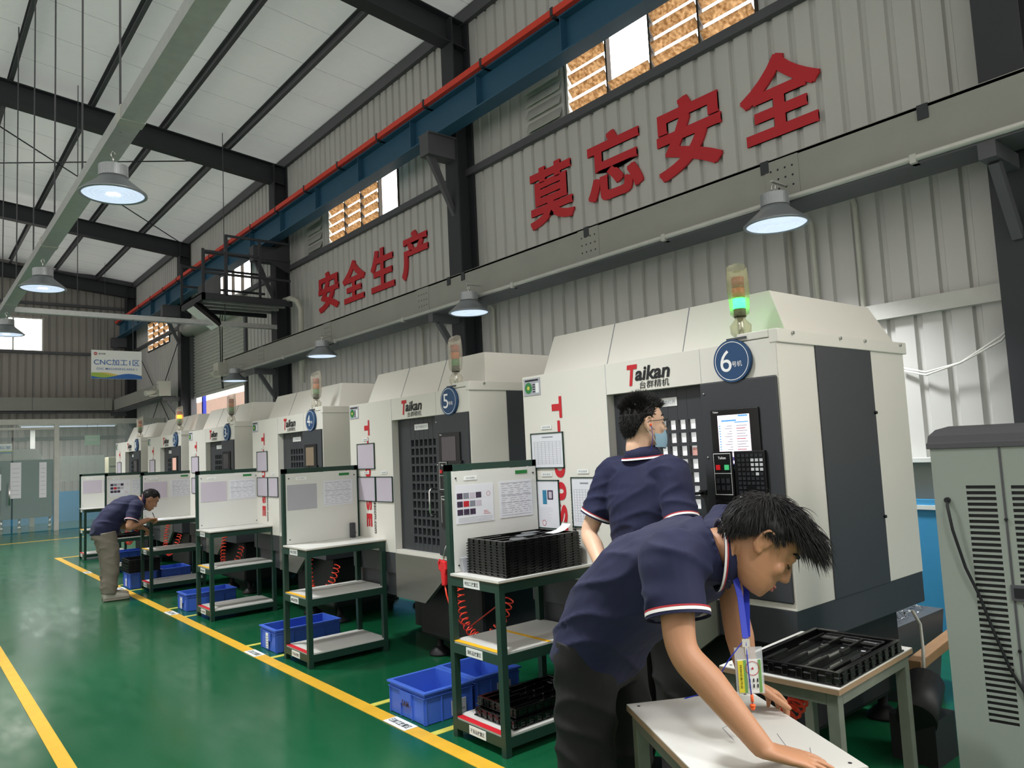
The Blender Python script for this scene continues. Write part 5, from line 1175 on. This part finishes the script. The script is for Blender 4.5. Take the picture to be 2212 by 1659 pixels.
m1, P1, L1 = person('person', 'young man in navy polo bending over a white table, lanyard and badge hanging', (1.79, 1.74, 0), dict(skin='skin', trousers='black_cloth', shoe='rubber_black', sole='rubber_black'), (1.83, 1.19, 1.215), fr, (1.788, 1.31, 1.187),
    (1.635, 1.345, 1.18), (1.58, 1.278, .965), (1.622, 1.085, .756), (2.0, 1.41, 1.215), (1.955, 1.375, .98), (1.94, 1.335, .79),
    [((.62, -.72, -.2), (.12, -.2, 1), 1, (6, 5, 6, 8), 5, 1.0, 6), ((.78, -.3, -.42), (.3, -.05, .95), -1, (22, 20, 20, 24), 20, 1.0, 4)], tor,
    [(1.69, 1.75, .87), (1.885, 1.80, .87)], [(1.67, 1.76, .47), (1.93, 1.83, .47)], [(1.68, 1.80, .07), (1.95, 1.9, .07)], [(1.70, 1.58, 0), (2.0, 1.68, 0)], .62, hair1, .0045,
    [((1.79, 1.80, .74), rv*.175, V((0, .11, .0))), ((1.79, 1.80, .82), rv*.175, V((0, .115, .03))), ((1.79, 1.77, .88), rv*.165, V((-.01, .1, .05)))], 1.0, .082, (.1, .088, .078, .075), ((1.775, 1.298, 1.182), (.72, -.66, -.12)))
face_parts(m1, P1)
q = MB(); a, b = P1(.0, .07, -.12), P1(.0, -.07, -.12)      # lanyard round the neck down to the badge
top = L1((1.83, 1.30, 1.30)); bd = L1((1.716, 1.181, .985))
def ribbon(q, pts, w, m, nv):
    pts = [V(p) for p in pts]
    for p, r in zip(pts, pts[1:]): q.bar(p, r, w, .002, m, nv)
ribbon(q, [L1((1.775, 1.245, 1.15)), L1((1.755, 1.215, 1.08)), bd], .016, 'lanyard_blue', (.64, .77, 0)); ribbon(q, [L1((1.82, 1.245, 1.15)), L1((1.80, 1.225, 1.09)), bd+V((.008, 0, .002))], .016, 'lanyard_blue', (.9, .4, 0)); q.build('lanyard', m1)
cx = V((.77, -.64, 0)); cn = V((-.64, -.77, 0)); q = MB()
def card(q, c, w, h, m, off): c = V(c)+cn*off; q.hexa([c-cx*w/2-V((0, 0, h/2)), c+cx*w/2-V((0, 0, h/2)), c+cx*w/2-V((0, 0, h/2))+cn*.001, c-cx*w/2-V((0, 0, h/2))+cn*.001, c-cx*w/2+V((0, 0, h/2)), c+cx*w/2+V((0, 0, h/2)), c+cx*w/2+V((0, 0, h/2))+cn*.001, c-cx*w/2+V((0, 0, h/2))+cn*.001], m)
bc = bd+V((.004, -.002, -.088))
card(q, bd+V((0, 0, -.012)), .02, .02, 'cctv_white', .001); card(q, bd+V((0, 0, -.03)), .008, .022, 'cctv_white', .002); q.build('badge_clip', m1)
q = MB(); card(q, bc+V((0, 0, .006)), .072, .118, 'clear_plastic', 0); q.build('badge_sleeve', m1)
q = MB(); card(q, bc+V((0, 0, -.008)), .062, .085, 'label_white', .0015); card(q, bc+V((0, 0, -.008))+cx*-.023, .014, .08, 'card_yellow', .003); card(q, bc+V((0, 0, -.008))+cx*-.012, .008, .082, 'card_green', .003); card(q, bc+V((0, 0, -.008))+cx*.026, .007, .082, 'card_green', .003)
q.disc(bc+cx*.007+V((0, 0, .012))+cn*.0045, cx, (0, 0, 1), .018, 'ink_red', 24, .0165); q.text('★', bc+cx*.007+V((0, 0, .012))+cn*.0046, cx, (0, 0, 1), .009, .009, 'ink_red')
for i in range(3):
    for j in range(2): card(q, bc+cx*(-.002+.01*i)+V((0, 0, -.018-.014*j)), .003, .009, 'ink', .0045)
q.text('特种设备作业', bc+cx*-.023+V((0, 0, -.008))+cn*.0048, (0, 0, -1), cx, .06, .006, 'ink'); q.build('badge_card', m1)
ec = bc+cx*.0+V((0, 0, -.075)); q = MB(); q.tube([bd, bc+cx*-.004+cn*.007, ec+cn*.006], .0015, 'lanyard_blue', 6); q.tube([bd, bd+cx*-.045+V((0, 0, -.05)), bd+cx*-.1+V((0, 0, -.13)), bd+cx*-.12+V((0, .06, -.16))], .0015, 'lanyard_blue', 6); q.build('earplug_cord', m1)
q = MB(); e0 = ec+cn*.006; q.cyl(e0+V((0, 0, .004)), e0+V((0, 0, .022)), .004, 'earplug', n=10); q.cyl(e0+V((0, 0, -.006)), e0+V((0, 0, -.002)), .0085, 'earplug', .006, 12); q.cyl(e0+V((0, 0, -.016)), e0+V((0, 0, -.006)), .005, 'earplug', .007, 12); q.build('earplug', m1)
# ---- 2 the man standing at the nearest machine
fr = frame_of((.90, -.44, .02), (0, 0, 1))
X1, Y1_ = V((1, 0, 0)), V((0, -1, 0))
tor = [((2.60, 2.27, .86), Y1_*.185, X1*-.135), ((2.60, 2.27, .98), Y1_*.178, X1*-.128), ((2.60, 2.27, 1.12), Y1_*.176, X1*-.12), ((2.60, 2.27, 1.26), Y1_*.19, X1*-.125), ((2.61, 2.27, 1.36), Y1_*.195, X1*-.115), ((2.61, 2.27, 1.43), Y1_*.15, X1*-.085), ((2.615, 2.27, 1.475), Y1_*.08, X1*-.065)]
def hair2(t, o, fr):
    hair(t, o, fr, 3600, .008, lambda d: .04 if d.z > .45 else .016, lambda d: (.55 if d.x > 0 else .15, 0, .2 if d.z > .3 else -.6), .05, 12, .001, .5, .12, -.62, .9)
m2, P2, L2 = person('person', 'man in navy polo and face mask standing at the machine, hands behind his back', (2.6, 2.27, 0), dict(skin='skin_pale', trousers='black_cloth', shoe='rubber_black', sole='rubber_black'), (2.625, 2.265, 1.63), fr, (2.615, 2.27, 1.455),
    (2.60, 2.085, 1.395), (2.53, 1.985, 1.13), (2.42, 2.14, .95), (2.60, 2.455, 1.395), (2.52, 2.56, 1.13), (2.41, 2.36, .95),
    [((-.1, .85, -.35), (-1, 0, .1), -1, (25, 25, 25, 25), 15, 1.0, 3), ((-.05, -.85, -.4), (-1, 0, .1), 1, (25, 25, 25, 25), 15, 1.0, 3)], tor,
    [(2.6, 2.18, .88), (2.6, 2.36, .88)], [(2.61, 2.17, .48), (2.61, 2.37, .48)], [(2.59, 2.17, .07), (2.59, 2.38, .07)], [(2.78, 2.15, 0), (2.78, 2.4, 0)], .72, hair2, .005,
    [((2.6, 2.27, .8), Y1_*.175, X1*-.125), ((2.6, 2.27, .95), Y1_*.17, X1*-.12)], 1.0, .075)
face_parts(m2, P2)
q = MB(); rows = []
for z, k in ((-.018, .3), (-.035, .75), (-.055, 1.0), (-.08, 1.0), (-.1, .9), (-.122, .55)):
    rows.append([P2((.094+.022*k)*cos(a)-.004*abs(sin(a)), (.062+.006*k)*sin(a), z-.012*abs(sin(a))*(1 if z > -.06 else -1)) for a in [radians(-72+144*i/16) for i in range(17)]])
q.loft(rows, 'mask_blue', cap=False, closed=False)
rows2 = [[p+(P2(0, 0, 0)-P2(.003, 0, 0)) for p in r] for r in rows]; q.loft(rows2, 'mask_blue', cap=False, closed=False); q.build('face_mask', m2)
q = MB()
for g in (-1, 1):
    q.tube([P2(.03, g*.066, -.03), P2(.01, g*.078, -.012), P2(-.012, g*.082, .012)], .0016, 'trim_white', 6); q.tube([P2(.035, g*.062, -.1), P2(.012, g*.075, -.06), P2(-.014, g*.082, -.03), P2(-.018, g*.082, .0)], .0016, 'trim_white', 6)
q.build('mask_loop', m2)
q = MB()
for g in (-1, 1):
    q.tube([P2(.104, g*.012, .016), P2(.106, g*.05, .016), P2(.102, g*.054, -.002), P2(.104, g*.048, -.022), P2(.107, g*.018, -.022), P2(.107, g*.012, -.004), P2(.104, g*.012, .016)], .0014, 'black_plastic', 6)
    q.tube([P2(.103, g*.053, .012), P2(.07, g*.076, .012), P2(.0, g*.083, .01), P2(-.025, g*.08, -.004)], .0016, 'black_plastic', 6)
q.tube([P2(.105, -.012, .008), P2(.107, 0, .01), P2(.105, .012, .008)], .0015, 'black_plastic', 6); q.build('glasses', m2)
q = MB(); q.ell(P2(.004, -.082, -.008), .006, 'earplug'); q.tube([P2(.004, -.086, -.01), P2(.008, -.084, -.06), P2(-.0, -.075, -.12), P2(-.005, -.07, -.14)], .0014, 'lanyard_blue', 6); q.build('earplug', m2)
m2.scale = (.955, .955, .975)
# ---- 3 the man writing at the far bench
fr = frame_of((.80, -.03, -.6), (.58, 0, .8))
tor = [((1.885, 9.86, .74), V((0, -.185, 0)), V((-.14, 0, .02))), ((1.90, 9.86, .82), V((0, -.18, 0)), V((-.14, 0, .05))), ((1.96, 9.86, .93), V((0, -.175, 0)), V((-.11, 0, .08))), ((2.05, 9.86, 1.01), V((0, -.18, 0)), V((-.08, 0, .11))), ((2.14, 9.86, 1.06), V((0, -.19, 0)), V((-.055, 0, .11))), ((2.22, 9.86, 1.09), V((0, -.16, 0)), V((-.04, 0, .09))), ((2.27, 9.86, 1.10), V((0, -.08, 0)), V((-.03, 0, .065)))]
def hair3(t, o, fr):
    hair(t, o, fr, 2400, .007, lambda d: .014, lambda d: (.4, 0, -.2), .02, 13, .0012, .5, .1, -.5, .8)
m3, P3, L3 = person('person', 'man in navy polo and khaki trousers stooping to write at a far bench', (1.93, 9.86, 0), dict(skin='skin_tan', trousers='khaki_cloth'), (2.375, 9.85, 1.115), fr, (2.26, 9.86, 1.095),
    (2.19, 9.68, 1.045), (2.10, 9.60, .83), (2.335, 9.72, .885), (2.19, 10.04, 1.045), (2.13, 10.1, .82), (2.33, 9.98, .78),
    [((.85, .35, -.05), (-.2, .2, .9), 1, (55, 60, 60, 60), 35, 1.0, 2), ((.7, .3, -.5), (.5, .2, .8), -1, (40, 40, 40, 40), 20, 1.0, 3)], tor,
    [(1.895, 9.77, .755), (1.895, 9.95, .755)], [(1.94, 9.76, .46), (1.95, 9.96, .46)], [(1.92, 9.75, .08), (1.95, 9.97, .08)], [(2.13, 9.74, 0), (2.17, 9.98, 0)], .72, hair3, .006,
    [((1.885, 9.86, .70), V((0, -.175, 0)), V((-.125, 0, 0))), ((1.88, 9.86, .78), V((0, -.165, 0)), V((-.115, 0, .02)))], 1.0, .075, (.11, .095, .085, .08))
face_parts(m3, P3)
q = MB(); q.cyl((0, 0, 0), (-.035, .01, .1), .004, 'rubber_black', n=8); tag(q.build('pen', loc=(2.425, 9.765, .86)), 'black pen in the writing man\'s right hand', 'pen')
q = MB(); q.box(0, .2, 0, .26, 0, .001, 'paper'); tag(q.build('paper_sheet', loc=(2.42, 9.95, .8538), rotz=.1), 'white sheet under the writing man\'s hand', 'paper')
q = MB(); q.tube([P3(.03, -.05, -.12), L3((2.27, 9.76, 1.0)), L3((2.25, 9.76, .92))], .006, 'lanyard_blue', 6); q.build('lanyard', m3)
